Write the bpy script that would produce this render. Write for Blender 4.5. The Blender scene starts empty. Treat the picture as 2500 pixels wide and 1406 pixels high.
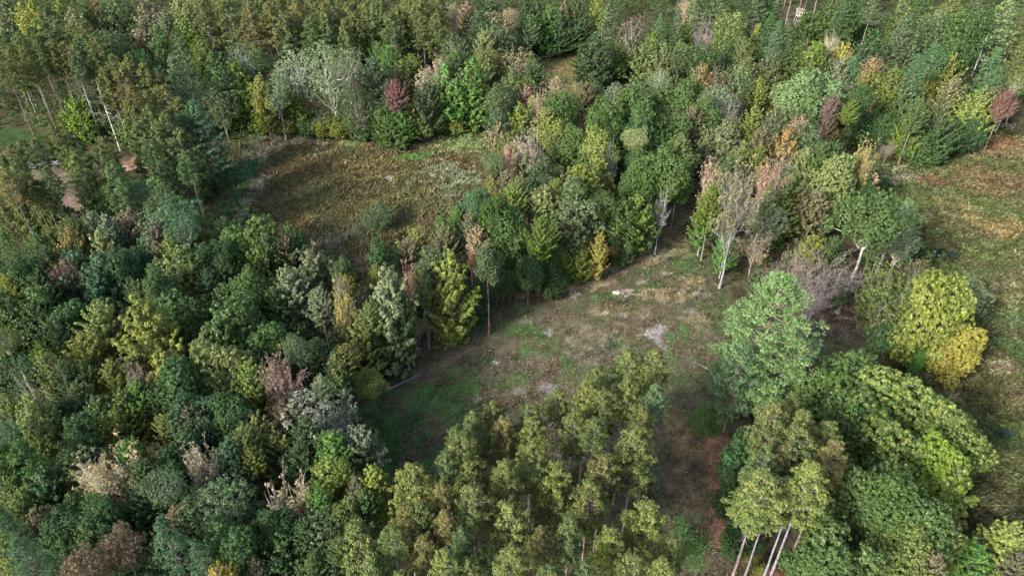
import bpy, math, random
import numpy as np
from mathutils import Vector
R_ = math.radians
# ------------------------------------------------------------------ camera, sky, sun, exposure
CAM_H = 75.0; PITCH = 37.0; FPX = 1780.0          # focal length in pixels of a 2500 px wide picture
scene = bpy.context.scene
col = scene.collection
cam_d = bpy.data.cameras.new('camera'); cam = bpy.data.objects.new('camera', cam_d); col.objects.link(cam)
cam.location = (0, 0, CAM_H); cam.rotation_euler = (R_(90 - PITCH), 0, 0)
cam_d.sensor_width = 36; cam_d.lens = 36 * FPX / 2500; cam_d.clip_end = 6000; cam_d.clip_start = 1
scene.camera = cam
SUN_EL = 30.0; SUN_AZ = 228.0                      # compass style: 0 = +Y (away from the camera), 90 = +X
w = bpy.data.worlds.new('World'); scene.world = w; w.use_nodes = True
nt = w.node_tree; bgn = nt.nodes['Background']
sk = nt.nodes.new('ShaderNodeTexSky'); sk.sky_type = 'NISHITA'; sk.sun_disc = False
sk.sun_elevation = R_(SUN_EL); sk.sun_rotation = R_(SUN_AZ); sk.air_density = 1.0; sk.dust_density = 3.0; sk.ozone_density = 1.0
hz = nt.nodes.new('ShaderNodeHueSaturation'); hz.inputs['Saturation'].default_value = 0.8   # thin high cloud whitens the sky
nt.links.new(sk.outputs[0], hz.inputs['Color']); nt.links.new(hz.outputs[0], bgn.inputs[0]); bgn.inputs[1].default_value = 0.15
sd = bpy.data.lights.new('sun', 'SUN'); sd.energy = 3.1; sd.angle = R_(9); sd.color = (1.0, 0.92, 0.80)
so = bpy.data.objects.new('sun', sd); col.objects.link(so)
dv = Vector((math.sin(R_(SUN_AZ)) * math.cos(R_(SUN_EL)), math.cos(R_(SUN_AZ)) * math.cos(R_(SUN_EL)), math.sin(R_(SUN_EL))))
so.rotation_euler = dv.to_track_quat('Z', 'Y').to_euler(); so.location = (0, 0, 200)
scene.view_settings.view_transform = 'Standard'; scene.view_settings.look = 'None'
scene.view_settings.exposure = 1.62; scene.view_settings.gamma = 1
scene.render.engine = 'CYCLES'
scene.cycles.max_bounces = 5; scene.cycles.diffuse_bounces = 3; scene.cycles.transmission_bounces = 3
scene.cycles.glossy_bounces = 2; scene.cycles.transparent_max_bounces = 4

cp, sp = math.cos(R_(PITCH)), math.sin(R_(PITCH))
def ray(px, py):
    a = (px - 1250) / FPX; b = -(py - 703) / FPX
    return a, b * sp + cp, b * cp - sp             # world direction with unit depth along the axis
def at(px, py, z=0.0):
    a, dy, dz = ray(px, py); t = (z - CAM_H) / dz
    return t * a, t * dy, t                        # x, y, depth
def proj(x, y, z=0.0):                             # numpy friendly: world -> photo pixel
    d = y * cp - (z - CAM_H) * sp; u = y * sp + (z - CAM_H) * cp
    return 1250 + FPX * x / d, 703 - FPX * u / d

def tagk(o, label=None, cat=None, group=None, kind=None):
    if label: o['label'] = label
    if cat: o['category'] = cat
    if group: o['group'] = group
    if kind: o['kind'] = kind
    return o

# ------------------------------------------------------------------ mesh helpers
def mesh_from(name, V, F, mat=None, attrs=None, smooth=False):
    """V (n,3); F (m,k) faces of one size k; attrs: {name: (n,) floats or (n,3) colours}"""
    V = np.asarray(V, np.float32); F = np.asarray(F, np.int32); m, k = F.shape
    me = bpy.data.meshes.new(name)
    me.vertices.add(len(V)); me.vertices.foreach_set('co', V.ravel())
    me.loops.add(m * k); me.loops.foreach_set('vertex_index', F.ravel())
    me.polygons.add(m); me.polygons.foreach_set('loop_start', np.arange(0, m * k, k, dtype=np.int32))
    if smooth: me.polygons.foreach_set('use_smooth', np.ones(m, bool))
    me.update(calc_edges=True)
    for an, av in (attrs or {}).items():
        av = np.asarray(av, np.float32)
        if av.ndim == 1:
            a = me.attributes.new(an, 'FLOAT', 'POINT'); a.data.foreach_set('value', av)
        else:
            a = me.attributes.new(an, 'FLOAT_COLOR', 'POINT')
            a.data.foreach_set('color', np.hstack([av, np.ones((len(av), 1), np.float32)]).ravel())
    if mat: me.materials.append(mat)
    return me
def link(name, me, parent=None):
    o = bpy.data.objects.new(name, me); col.objects.link(o)
    if parent: o.parent = parent
    return o
class Tubes:
    """collects tapered tubes into one mesh"""
    def __init__(s): s.V = []; s.F = []; s.n = 0
    def add(s, pts, rad, sides=5):
        pts = np.asarray(pts, float); rad = np.asarray(rad, float); n = len(pts)
        T = np.gradient(pts, axis=0); T /= np.linalg.norm(T, axis=1)[:, None] + 1e-9
        ref = np.array([0, 0, 1.0]) if abs(T[0, 2]) < 0.9 else np.array([1.0, 0, 0])
        U = np.cross(T, ref); U /= np.linalg.norm(U, axis=1)[:, None] + 1e-9
        W = np.cross(T, U)
        a = np.arange(sides) * 2 * math.pi / sides
        ring = pts[:, None] + rad[:, None, None] * (U[:, None] * np.cos(a)[None, :, None] + W[:, None] * np.sin(a)[None, :, None])
        s.V.append(ring.reshape(-1, 3))
        i = np.arange(n - 1)[:, None] * sides; j = np.arange(sides)[None]; j2 = (j + 1) % sides
        s.F.append(np.stack([i + j, i + j2, i + sides + j2, i + sides + j], -1).reshape(-1, 4) + s.n)
        s.n += n * sides
    def arrays(s): return np.vstack(s.V), np.vstack(s.F)
    def spine(s):
        V = np.vstack(s.V); s.add(np.array([[0, 0, max(.3, V[:, 2].min())], [0.01, 0, V[:, 2].max() * .9]]), np.array([.03, .02]), 4)
    def mesh(s, name, mat): V, F = s.arrays(); return mesh_from(name, V, F, mat, smooth=True)
def unit(v): return v / (np.linalg.norm(v, axis=-1, keepdims=True) + 1e-9)

# ------------------------------------------------------------------ materials
def newmat(name):
    m = bpy.data.materials.new(name); m.use_nodes = True; t = m.node_tree; t.nodes.clear(); return m, t
def N(t, ty, **kw):
    n = t.nodes.new(ty)
    for k, v in kw.items(): setattr(n, k, v)
    return n
def mth(t, op, a, b=None, c=None, clamp=False):
    n = N(t, 'ShaderNodeMath', operation=op, use_clamp=clamp)
    for i, v in enumerate((a, b, c)):
        if v is None: continue
        if isinstance(v, (int, float)): n.inputs[i].default_value = v
        else: t.links.new(v, n.inputs[i])
    return n.outputs[0]
def mixc(t, f, a, b, blend='MIX'):
    n = N(t, 'ShaderNodeMix', data_type='RGBA', blend_type=blend)
    for i, v in ((0, f), (6, a), (7, b)):
        if isinstance(v, (int, float)): n.inputs[i].default_value = v
        elif isinstance(v, tuple): n.inputs[i].default_value = (*v, 1)[:4]
        else: t.links.new(v, n.inputs[i])
    return n.outputs[2]
def scalec(t, c, f):
    n = N(t, 'ShaderNodeVectorMath', operation='SCALE')
    t.links.new(c, n.inputs[0])
    if isinstance(f, (int, float)): n.inputs[3].default_value = f
    else: t.links.new(f, n.inputs[3])
    return n.outputs[0]
def foliage_mat(name, transl=0.35, gloss=0.06):
    m, t = newmat(name)
    oi = N(t, 'ShaderNodeObjectInfo')
    tip = N(t, 'ShaderNodeAttribute', attribute_type='OBJECT', attribute_name='tip_color')
    av = N(t, 'ShaderNodeAttribute', attribute_name='v'); at_ = N(t, 'ShaderNodeAttribute', attribute_name='t'); al = N(t, 'ShaderNodeAttribute', attribute_name='l')
    s = mth(t, 'MULTIPLY_ADD', at_.outputs['Fac'], 0.5, mth(t, 'MULTIPLY', av.outputs['Fac'], 0.5))
    k = mth(t, 'MULTIPLY_ADD', tip.outputs['Alpha'], -0.72, 1.0)
    f = mth(t, 'MULTIPLY', mth(t, 'SUBTRACT', s, k), 2.2, clamp=True)
    c = mixc(t, f, oi.outputs['Color'], tip.outputs['Color'])
    hs = N(t, 'ShaderNodeHueSaturation'); t.links.new(c, hs.inputs['Color'])
    t.links.new(mth(t, 'MULTIPLY_ADD', av.outputs['Fac'], -0.035, 0.517), hs.inputs['Hue'])
    t.links.new(mth(t, 'MULTIPLY_ADD', al.outputs['Fac'], 0.3, 0.82), hs.inputs['Saturation'])
    b = mth(t, 'MULTIPLY', mth(t, 'MULTIPLY_ADD', av.outputs['Fac'], 0.6, 0.7), mth(t, 'MULTIPLY_ADD', al.outputs['Fac'], 0.5, 0.75))
    c = scalec(t, hs.outputs[0], b)
    d = N(t, 'ShaderNodeBsdfDiffuse'); tr = N(t, 'ShaderNodeBsdfTranslucent'); t.links.new(c, d.inputs[0])
    t.links.new(scalec(t, c, 1.3), tr.inputs[0])
    ms = N(t, 'ShaderNodeMixShader'); ms.inputs[0].default_value = transl
    t.links.new(d.outputs[0], ms.inputs[1]); t.links.new(tr.outputs[0], ms.inputs[2])
    g = N(t, 'ShaderNodeBsdfGlossy'); g.inputs['Roughness'].default_value = 0.5; g.inputs[0].default_value = (.8, .85, .8, 1)
    m2 = N(t, 'ShaderNodeMixShader'); m2.inputs[0].default_value = gloss
    t.links.new(ms.outputs[0], m2.inputs[1]); t.links.new(g.outputs[0], m2.inputs[2])
    o = N(t, 'ShaderNodeOutputMaterial'); t.links.new(m2.outputs[0], o.inputs[0])
    return m
def bark_mat(name, marks=0.5, band=(2, 2, 0.7)):
    m, t = newmat(name)
    oi = N(t, 'ShaderNodeObjectInfo'); tc = N(t, 'ShaderNodeTexCoord'); mp = N(t, 'ShaderNodeMapping'); mp.inputs['Scale'].default_value = band
    t.links.new(tc.outputs['Object'], mp.inputs[0])
    no = N(t, 'ShaderNodeTexNoise'); no.inputs['Scale'].default_value = 3.0; no.inputs['Detail'].default_value = 4; t.links.new(mp.outputs[0], no.inputs[0])
    f = mth(t, 'MULTIPLY', mth(t, 'SUBTRACT', no.outputs[0], 0.42), 5.0, clamp=True)
    c = mixc(t, f, scalec(t, oi.outputs['Color'], 1 - marks), oi.outputs['Color'])
    d = N(t, 'ShaderNodeBsdfDiffuse'); t.links.new(c, d.inputs[0])
    bp = N(t, 'ShaderNodeBump'); bp.inputs['Strength'].default_value = 0.5; bp.inputs['Distance'].default_value = 0.03
    t.links.new(no.outputs[0], bp.inputs['Height']); t.links.new(bp.outputs[0], d.inputs['Normal'])
    o = N(t, 'ShaderNodeOutputMaterial'); t.links.new(d.outputs[0], o.inputs[0])
    return m
def vcol_mat(name, attr='gc', transl=0.0, noise=None, rough=1.0):
    m, t = newmat(name)
    a = N(t, 'ShaderNodeAttribute', attribute_name=attr); c = a.outputs['Color']
    d = N(t, 'ShaderNodeBsdfDiffuse')
    if noise:
        tc = N(t, 'ShaderNodeTexCoord'); hs = []
        for sc, amp, det in noise:
            no = N(t, 'ShaderNodeTexNoise'); no.inputs['Scale'].default_value = sc; no.inputs['Detail'].default_value = det
            no.inputs['Roughness'].default_value = 0.65
            t.links.new(tc.outputs['Object'], no.inputs[0]); hs.append(no.outputs[0])
            c = scalec(t, c, mth(t, 'MAXIMUM', mth(t, 'MULTIPLY_ADD', mth(t, 'SUBTRACT', no.outputs[0], 0.5), amp, 1.0), 0.2))
        bp = N(t, 'ShaderNodeBump'); bp.inputs['Strength'].default_value = 0.8; bp.inputs['Distance'].default_value = 0.12
        t.links.new(hs[-1], bp.inputs['Height']); t.links.new(bp.outputs[0], d.inputs['Normal'])
    t.links.new(c, d.inputs[0]); out = d.outputs[0]
    if transl:
        tr = N(t, 'ShaderNodeBsdfTranslucent'); t.links.new(c, tr.inputs[0]); ms = N(t, 'ShaderNodeMixShader'); ms.inputs[0].default_value = transl
        t.links.new(out, ms.inputs[1]); t.links.new(tr.outputs[0], ms.inputs[2]); out = ms.outputs[0]
    o = N(t, 'ShaderNodeOutputMaterial'); t.links.new(out, o.inputs[0])
    return m
def plain_mat(name, c, rough=0.8, noise=0.25, scale=6.0, bump=0.1, metallic=0.0):
    m, t = newmat(name)
    tc = N(t, 'ShaderNodeTexCoord'); no = N(t, 'ShaderNodeTexNoise'); no.inputs['Scale'].default_value = scale; no.inputs['Detail'].default_value = 5
    t.links.new(tc.outputs['Object'], no.inputs[0])
    rgb = N(t, 'ShaderNodeRGB'); rgb.outputs[0].default_value = (*c, 1)
    cc = scalec(t, rgb.outputs[0], mth(t, 'MULTIPLY_ADD', no.outputs[0], noise * 2, 1 - noise))
    p = N(t, 'ShaderNodeBsdfPrincipled'); p.inputs['Roughness'].default_value = rough; p.inputs['Metallic'].default_value = metallic
    t.links.new(cc, p.inputs['Base Color'])
    bp = N(t, 'ShaderNodeBump'); bp.inputs['Strength'].default_value = bump; t.links.new(no.outputs[0], bp.inputs['Height']); t.links.new(bp.outputs[0], p.inputs['Normal'])
    o = N(t, 'ShaderNodeOutputMaterial'); t.links.new(p.outputs[0], o.inputs[0])
    return m
LEAF = foliage_mat('broad_leaf', 0.38, 0.018); NEEDLE = foliage_mat('pine_needle', 0.22, 0.015)
BARK = bark_mat('bark', 0.45); BIRCH = bark_mat('birch_bark', 0.6, (1.5, 1.5, 5))
# ------------------------------------------------------------------ the ground: one sheet; zones of surface cover laid out in plan, with some tree shade painted in
def vnoise(x, y, s, seed):
    """smooth value noise in -1..1 of world x, y with cell size s"""
    rs = np.random.RandomState(seed); G = rs.rand(256, 256).astype(np.float32)
    u = x / s + 1000.3; v = y / s + 1000.7; i = np.floor(u).astype(int); j = np.floor(v).astype(int); fu = u - i; fv = v - j
    fu = fu * fu * (3 - 2 * fu); fv = fv * fv * (3 - 2 * fv); g = lambda a, b: G[a % 256, b % 256]
    return 2 * ((g(i, j) * (1 - fu) + g(i + 1, j) * fu) * (1 - fv) + (g(i, j + 1) * (1 - fu) + g(i + 1, j + 1) * fu) * fv) - 1
def plan(poly): return np.array([at(x, y)[:2] for x, y in poly])
def inside(poly, x, y):
    c = np.zeros(np.shape(x), bool); n = len(poly)
    for i in range(n):
        x1, y1 = poly[i]; x2, y2 = poly[i - 1]
        c ^= ((y1 > y) != (y2 > y)) & (x < (x2 - x1) * (y - y1) / (y2 - y1 + 1e-9) + x1)
    return c
def edge_dist(poly, x, y):
    d = np.full(np.shape(x), 1e9)
    for i in range(len(poly)):
        ax, ay = poly[i - 1]; bx, by = poly[i]; vx, vy = bx - ax, by - ay
        t = np.clip(((x - ax) * vx + (y - ay) * vy) / (vx * vx + vy * vy + 1e-9), 0, 1)
        d = np.minimum(d, np.hypot(x - ax - t * vx, y - ay - t * vy))
    return np.where(inside(poly, x, y), d, -d)     # positive inside
P_MARSH = plan([(540, 352), (600, 305), (720, 322), (860, 338), (985, 352), (1100, 325), (1190, 310), (1215, 400), (1200, 490), (1150, 560), (1010, 640), (900, 700), (780, 680), (640, 610), (520, 560), (470, 600), (470, 520), (520, 470), (535, 400)])
P_FIELD = plan([(2560, 285), (2440, 305), (2390, 350), (2350, 385), (2270, 402), (2130, 395), (2120, 440), (2200, 500), (2250, 600), (2260, 680), (2260, 760), (2260, 850), (2180, 930), (2190, 1080), (2210, 1250), (2260, 1420), (2290, 1700), (3400, 1700), (3000, 285)])
P_CLEAR = plan([(1612, 490), (1690, 500), (1700, 580), (1745, 640), (1765, 700), (1800, 800), (1900, 810), (2090, 740), (2150, 800), (2150, 880), (1950, 910), (1850, 960), (1790, 1040), (1800, 1200), (1800, 1420), (1850, 1650), (1560, 1650), (1590, 1420), (1592, 1250), (1600, 1100), (1480, 1120), (1300, 1180), (1120, 1230), (980, 1290), (900, 1160), (880, 980), (960, 880), (1040, 850), (1150, 790), (1250, 705), (1400, 668), (1480, 640), (1560, 615), (1600, 560)])
P_GAP = plan([(1310, 135), (1380, 128), (1440, 135), (1450, 180), (1480, 200), (1390, 240), (1300, 215)])
P_LEFT = plan([(-200, 320), (0, 312), (70, 315), (115, 335), (100, 352), (0, 362), (-200, 370)])
P_YARD = plan([(-200, 370), (60, 372), (130, 392), (220, 420), (215, 480), (200, 530), (120, 560), (60, 575), (-200, 600)])
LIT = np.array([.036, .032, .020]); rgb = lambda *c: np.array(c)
# (centre px, half size px, colour, strength) worn, sandy, mossy and weedy patches, and dark ones that paint tree shade
SAND = (.145, .125, .108); SANDG = (.125, .118, .120); GRN = (.032, .060, .020); TAN = (.15, .115, .075); RUST = (.125, .075, .052)
PATCH = [(1397, 722, 26, 12, SAND, 1), (1395, 712, 12, 6, SAND, .9), (1592, 808, 30, 16, SANDG, 1), (1605, 825, 12, 12, SANDG, .9), (1688, 757, 18, 8, SANDG, .8), (1525, 714, 22, 9, SAND, .75),
    (1570, 690, 14, 7, SAND, .8), (1625, 668, 20, 5, SAND, .7), (1565, 776, 17, 8, SAND, .7), (1520, 772, 13, 5, SAND, .8), (1470, 767, 13, 6, SAND, .7), (1340, 811, 12, 8, SANDG, .7), (1283, 785, 12, 8, SAND, .4),
    (1213, 886, 10, 5, SANDG, .8), (1125, 876, 14, 7, SANDG, .7), (1450, 692, 60, 8, TAN, .6), (1490, 660, 40, 14, SAND, .5), (1380, 705, 60, 8, TAN, .7), (1290, 722, 40, 8, TAN, .6), (1335, 945, 30, 14, SANDG, .45),
    (1265, 953, 20, 10, SANDG, .45), (1170, 975, 22, 10, SANDG, .45), (1735, 850, 12, 7, SANDG, .4), (1620, 850, 14, 18, SANDG, .35), (1600, 615, 30, 14, SAND, .35), (1715, 720, 16, 16, SANDG, .35),
    (1260, 815, 50, 20, GRN, .8), (1285, 850, 40, 14, GRN, .6), (1350, 862, 30, 12, GRN, .7), (1385, 884, 22, 14, GRN, .9), (1590, 697, 26, 8, GRN, .8), (1635, 828, 14, 12, GRN, .9), (1670, 803, 14, 14, GRN, .7), (1675, 837, 10, 8, GRN, .7),
    (1440, 730, 50, 12, GRN, .5), (1520, 760, 80, 20, TAN, .2), (1300, 755, 50, 14, GRN, .4), (1635, 862, 14, 24, GRN, .6), (1240, 930, 50, 16, GRN, .5), (1130, 930, 60, 36, GRN, .7), (1080, 980, 80, 60, GRN, .75), (970, 1050, 90, 90, (.022, .055, .018), .85), (1050, 1100, 80, 60, (.02, .045, .018), .8),  # greens at the near left end also carry painted shade of the trees
    (1650, 590, 30, 30, TAN, .4), (1640, 530, 16, 20, GRN, .4), (1580, 640, 40, 14, TAN, .5), (1680, 650, 30, 24, GRN, .35), (1690, 690, 30, 20, TAN, .5), (1640, 720, 70, 18, TAN, .5), (1700, 780, 30, 30, TAN, .35),
    (1550, 800, 60, 25, TAN, .25), (1440, 820, 60, 30, (.10, .085, .065), .6), (1460, 870, 80, 30, (.07, .06, .05), .5), (1740, 830, 20, 24, (.05, .04, .035), .7),
    (1650, 1060, 30, 80, (.11, .085, .04), .7), (1735, 1080, 36, 50, RUST, .7), (1742, 1150, 22, 90, RUST, .8), (1748, 1280, 24, 70, RUST, .85), (1680, 1130, 40, 110, (.085, .062, .036), .6), (1680, 1330, 50, 80, (.03, .065, .02), .8), (1610, 1200, 16, 50, (.03, .055, .025), .6),
    (1700, 1015, 40, 22, GRN, .7), (1740, 1030, 26, 14, GRN, .8), (1990, 800, 60, 30, (.055, .045, .045), .7), (1960, 840, 40, 20, (.10, .095, .11), .6), (2060, 790, 60, 40, (.06, .045, .045), .6), (2110, 760, 30, 20, RUST, .35),
    (1460, 615, 40, 14, RUST, .8), (1520, 610, 40, 12, RUST, .6), (1400, 650, 50, 12, RUST, .5),
    # first marsh; dark patches along its left and near edges paint tree shade
    (1120, 352, 80, 22, (.10, .14, .06), .7), (1020, 385, 60, 12, (.05, .12, .035), .8), (1080, 415, 60, 22, (.11, .13, .08), .6), (700, 345, 100, 16, (.17, .16, .10), .8), (880, 350, 80, 12, (.17, .15, .09), .6),
    (600, 330, 40, 22, (.045, .075, .035), .8), (580, 440, 40, 100, (.035, .09, .04), .9), (620, 470, 18, 70, (.14, .16, .12), .7), (640, 370, 40, 24, (.16, .14, .11), .6), (500, 520, 40, 70, (.05, .045, .03), .6), (860, 355, 30, 6, (.05, .12, .03), .6),
    (1120, 450, 70, 34, (.10, .12, .085), .6), (950, 440, 10, 5, SAND, .8), (970, 465, 6, 20, (.03, .03, .02), .6), (830, 575, 70, 30, (.03, .035, .025), .8), (940, 540, 50, 20, (.04, .045, .03), .6), (700, 560, 60, 30, (.075, .04, .022), .6), (800, 590, 50, 16, (.09, .09, .085), .35),
    (760, 410, 90, 26, (.085, .058, .03), .6), (900, 420, 100, 30, (.085, .075, .03), .6), (860, 500, 130, 24, (.07, .064, .028), .6),
    # right field
    (2180, 430, 60, 24, (.15, .14, .10), .7), (2120, 410, 40, 12, (.08, .12, .04), .6), (2280, 445, 40, 16, (.08, .045, .03), .7), (2430, 360, 90, 40, (.095, .062, .038), .9), (2420, 450, 100, 40, (.08, .055, .035), .7), (2330, 520, 60, 40, (.10, .09, .045), .6), (2440, 560, 60, 30, (.14, .10, .05), .6),
    (2450, 310, 60, 10, SAND, .6), (2285, 623, 50, 12, (.02, .028, .03), 1), (2440, 720, 60, 30, (.14, .13, .08), .4), (2440, 790, 70, 30, (.042, .078, .035), .5), (2470, 850, 40, 40, (.04, .075, .032), .5), (2450, 905, 60, 8, (.035, .025, .03), .9), (2440, 870, 30, 6, (.09, .045, .03), .7),
    (2420, 890, 60, 30, (.14, .13, .08), .4), (2480, 980, 20, 8, (.10, .07, .045), .5), (2440, 1062, 20, 10, (.02, .04, .035), 1), (2450, 1240, 60, 40, (.12, .13, .07), .4), (2400, 1350, 60, 30, (.05, .06, .03), .6), (2320, 960, 40, 30, (.13, .13, .09), .5),
    # woodland floor
    (350, 405, 40, 12, (.24, .15, .115), 1), (380, 418, 20, 10, (.24, .15, .12), 1), (340, 392, 40, 10, (.15, .08, .06), .8), (100, 400, 60, 12, (.14, .145, .16), .8), (20, 540, 50, 10, (.10, .07, .06), .6), (170, 500, 40, 20, (.09, .06, .05), .6),
    (60, 640, 30, 30, (.16, .12, .10), .8), (2080, 110, 40, 40, (.11, .06, .05), .9), (1990, 60, 40, 18, (.10, .055, .045), .8), (1960, 90, 40, 22, (.05, .07, .02), .8), (1790, 600, 60, 30, (.11, .055, .045), .8), (2030, 770, 60, 30, (.10, .06, .055), .6),
    (1400, 130, 40, 12, (.12, .06, .045), .6), (1390, 165, 40, 20, (.09, .075, .04), .6), (1350, 190, 40, 12, GRN, .6), (2000, 1280, 120, 60, (.06, .04, .04), .6), (1880, 1400, 60, 40, (.11, .05, .035), .8), (1850, 1060, 60, 40, (.07, .05, .05), .8)]
PATCH = [(*at(cx, cy)[:2], at(cx + hx, cy)[0] - at(cx, cy)[0], (at(cx, cy - hy)[1] - at(cx, cy + hy)[1]) / 2, np.array(c), s) for cx, cy, hx, hy, c, s in PATCH]
CB = 1.55
def cover(x, y):
    """albedo of the ground cover at world x, y, painted tree shade included"""
    n1 = vnoise(x, y, 9, 1); n2 = vnoise(x, y, 3.1, 2); n3 = vnoise(x, y, 1.2, 3); n5 = vnoise(x, y, .62, 5)
    j = 1.6 * n2 + .8 * n3
    C = np.broadcast_to(LIT, x.shape + (3,)).copy() * (1 + .35 * n2 + .25 * n3)[..., None]
    def zone(P, c1, c2, k):
        nonlocal C
        m = np.clip((edge_dist(P, x, y) + j) / 2.5 + .5, 0, 1)[..., None]
        f = np.clip(.5 + k[0] * n1 + k[1] * n2 + k[2] * n3, 0, 1)[..., None]
        C = C * (1 - m) + m * (np.array(c1) * (1 - f) + np.array(c2) * f)
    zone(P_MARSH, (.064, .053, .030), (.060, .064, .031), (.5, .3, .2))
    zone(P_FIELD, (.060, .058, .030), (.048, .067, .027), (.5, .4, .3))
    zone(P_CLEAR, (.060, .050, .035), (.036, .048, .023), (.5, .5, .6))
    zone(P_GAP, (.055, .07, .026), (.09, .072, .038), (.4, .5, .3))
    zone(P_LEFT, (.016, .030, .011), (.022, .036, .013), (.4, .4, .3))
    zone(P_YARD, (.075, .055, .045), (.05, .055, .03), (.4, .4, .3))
    for cx, cy, rx, ry, c, s in PATCH:
        q = ((x - cx) / rx) ** 2 + ((y - cy) / ry) ** 2
        sel = q < 5
        if not sel.any(): continue
        m = np.clip((1.15 - q[sel] + .65 * n2[sel] + .75 * n3[sel] + .8 * n5[sel]) / 1.0, 0, 1) * s * (.8 if c[0] > .2 else 1)
        C[sel] = C[sel] * (1 - m[:, None]) + m[:, None] * c * (1 + .15 * n3[sel])[:, None]
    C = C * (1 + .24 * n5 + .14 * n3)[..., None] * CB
    return np.clip(C, .008, 1)
def relief(x, y): return .22 * vnoise(x, y, 14, 7) + .07 * vnoise(x, y, 3.5, 8)
gx = np.concatenate([[-3000, -1200, -600, -380], np.arange(-250, 256, .65), [380, 600, 1200, 3000]])
gy = np.concatenate([[-3000, -900, -300, -80], np.arange(0, 330, .65), [420, 700, 1500, 3500]])
X, Y = np.meshgrid(gx, gy); core = (np.abs(X) < 255) & (Y > -5) & (Y < 335)
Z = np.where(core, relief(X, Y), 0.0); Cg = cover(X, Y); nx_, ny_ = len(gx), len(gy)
I = (np.arange(ny_ - 1)[:, None] * nx_ + np.arange(nx_ - 1)[None]).ravel()
GROUND = vcol_mat('ground_cover', 'gc', noise=[(.5, .9, 6), (2.2, 2.6, 6), (6.5, 3.0, 6)])
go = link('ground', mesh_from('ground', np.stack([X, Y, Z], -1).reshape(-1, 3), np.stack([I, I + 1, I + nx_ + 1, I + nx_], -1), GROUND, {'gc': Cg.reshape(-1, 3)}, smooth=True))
tagk(go, kind='structure')

# ------------------------------------------------------------------ grass: nobody could count it
def grass(name, label, P, dens, hgt, wid, seed, bright=1.0, lean=.5, ymax=1e9, far=.75, var=.6, cut=-1.45):
    rs = np.random.RandomState(seed); x0, y0 = P.min(0); x1, y1 = P.max(0)
    x0, x1 = max(x0, -200), min(x1, 200); y0, y1 = max(y0, 20), min(y1, 300)
    n = int((x1 - x0) * (y1 - y0) * dens); x = rs.uniform(x0, x1, n); y = rs.uniform(y0, y1, n)
    u, v = proj(x, y)
    k = (edge_dist(P, x, y) + 1.5 * vnoise(x, y, 3, 2) > -1.0) & (u > -60) & (u < 2600) & (v < 1560)
    k &= rs.rand(n) < np.clip(90 / np.maximum(y, 1), far, 1)
    k &= (vnoise(x, y, 1.6, 21) + .8 * vnoise(x, y, 5, 22) > cut)
    x, y = x[k], y[k]; n = len(x); z = relief(x, y) - .05
    cl = vnoise(x, y, 1.6, 21); ang = math.pi * (vnoise(x, y, 7, 31) + .5 * vnoise(x, y, 2.2, 32)) + rs.normal(0, 1, n) * (.7 + y / 70)
    h = hgt * rs.uniform(.5, 1.25, n) * (1 + .5 * cl); ln = lean * rs.uniform(.4, 1.5, n)
    dx, dy = np.cos(ang) * h * ln, np.sin(ang) * h * ln
    sx, sy = -np.sin(ang + rs.normal(0, .5, n)), np.cos(ang); ww = wid * rs.uniform(.6, 1.4, n) * np.clip(y / 90, .8, 2.0)
    V = np.stack([np.stack([x - sx * ww, y - sy * ww, z], -1), np.stack([x + sx * ww, y + sy * ww, z], -1),
                  np.stack([x + dx * .45 + sx * ww * .7, y + dy * .45 + sy * ww * .7, z + h * .75], -1), np.stack([x + dx, y + dy, z + h * .9], -1)], 1)
    V = V.reshape(-1, 3); F = np.arange(4 * n).reshape(-1, 4)
    c = cover(x, y) * (bright * np.exp(rs.normal(0, .28 * (.6 + var), n)) * (1 + .2 * cl))[:, None]
    c *= np.stack([rs.uniform(.9, 1.15, n), np.ones(n), rs.uniform(.8, 1.2, n)], -1)
    o = link(name, mesh_from(name, V, F, GRASSM, {'gc': np.repeat(np.clip(c, 0, .6), 4, 0)}))
    return tagk(o, label, 'grass', None, 'stuff')
GRASSM = vcol_mat('grass_blade', 'gc', transl=.3)
grass('marsh_grass', 'brown and olive sedge filling the marsh in the middle of the wood', P_MARSH, 44, .6, .05, 11, 1.2)
grass('field_grass', 'tall tangled green and tan grass of the field along the right edge', P_FIELD, 62, .7, .042, 12, 1.1, lean=.7)
grass('meadow_grass', 'short thin patchy grass over the sandy clearing and grassy track', P_CLEAR, 40, .2, .05, 13, 1.25, lean=1.0, far=.8, var=1.0)
grass('weeds', 'scattered darker weeds and dead stalks standing in the clearing', P_CLEAR, 5, .42, .055, 15, 1.0, lean=.7, far=.9, var=.9, cut=.05)
grass('meadow_grass', 'short grass in the small far clearing between the woods', P_GAP, 14, .4, .05, 14, 1.1)
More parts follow.
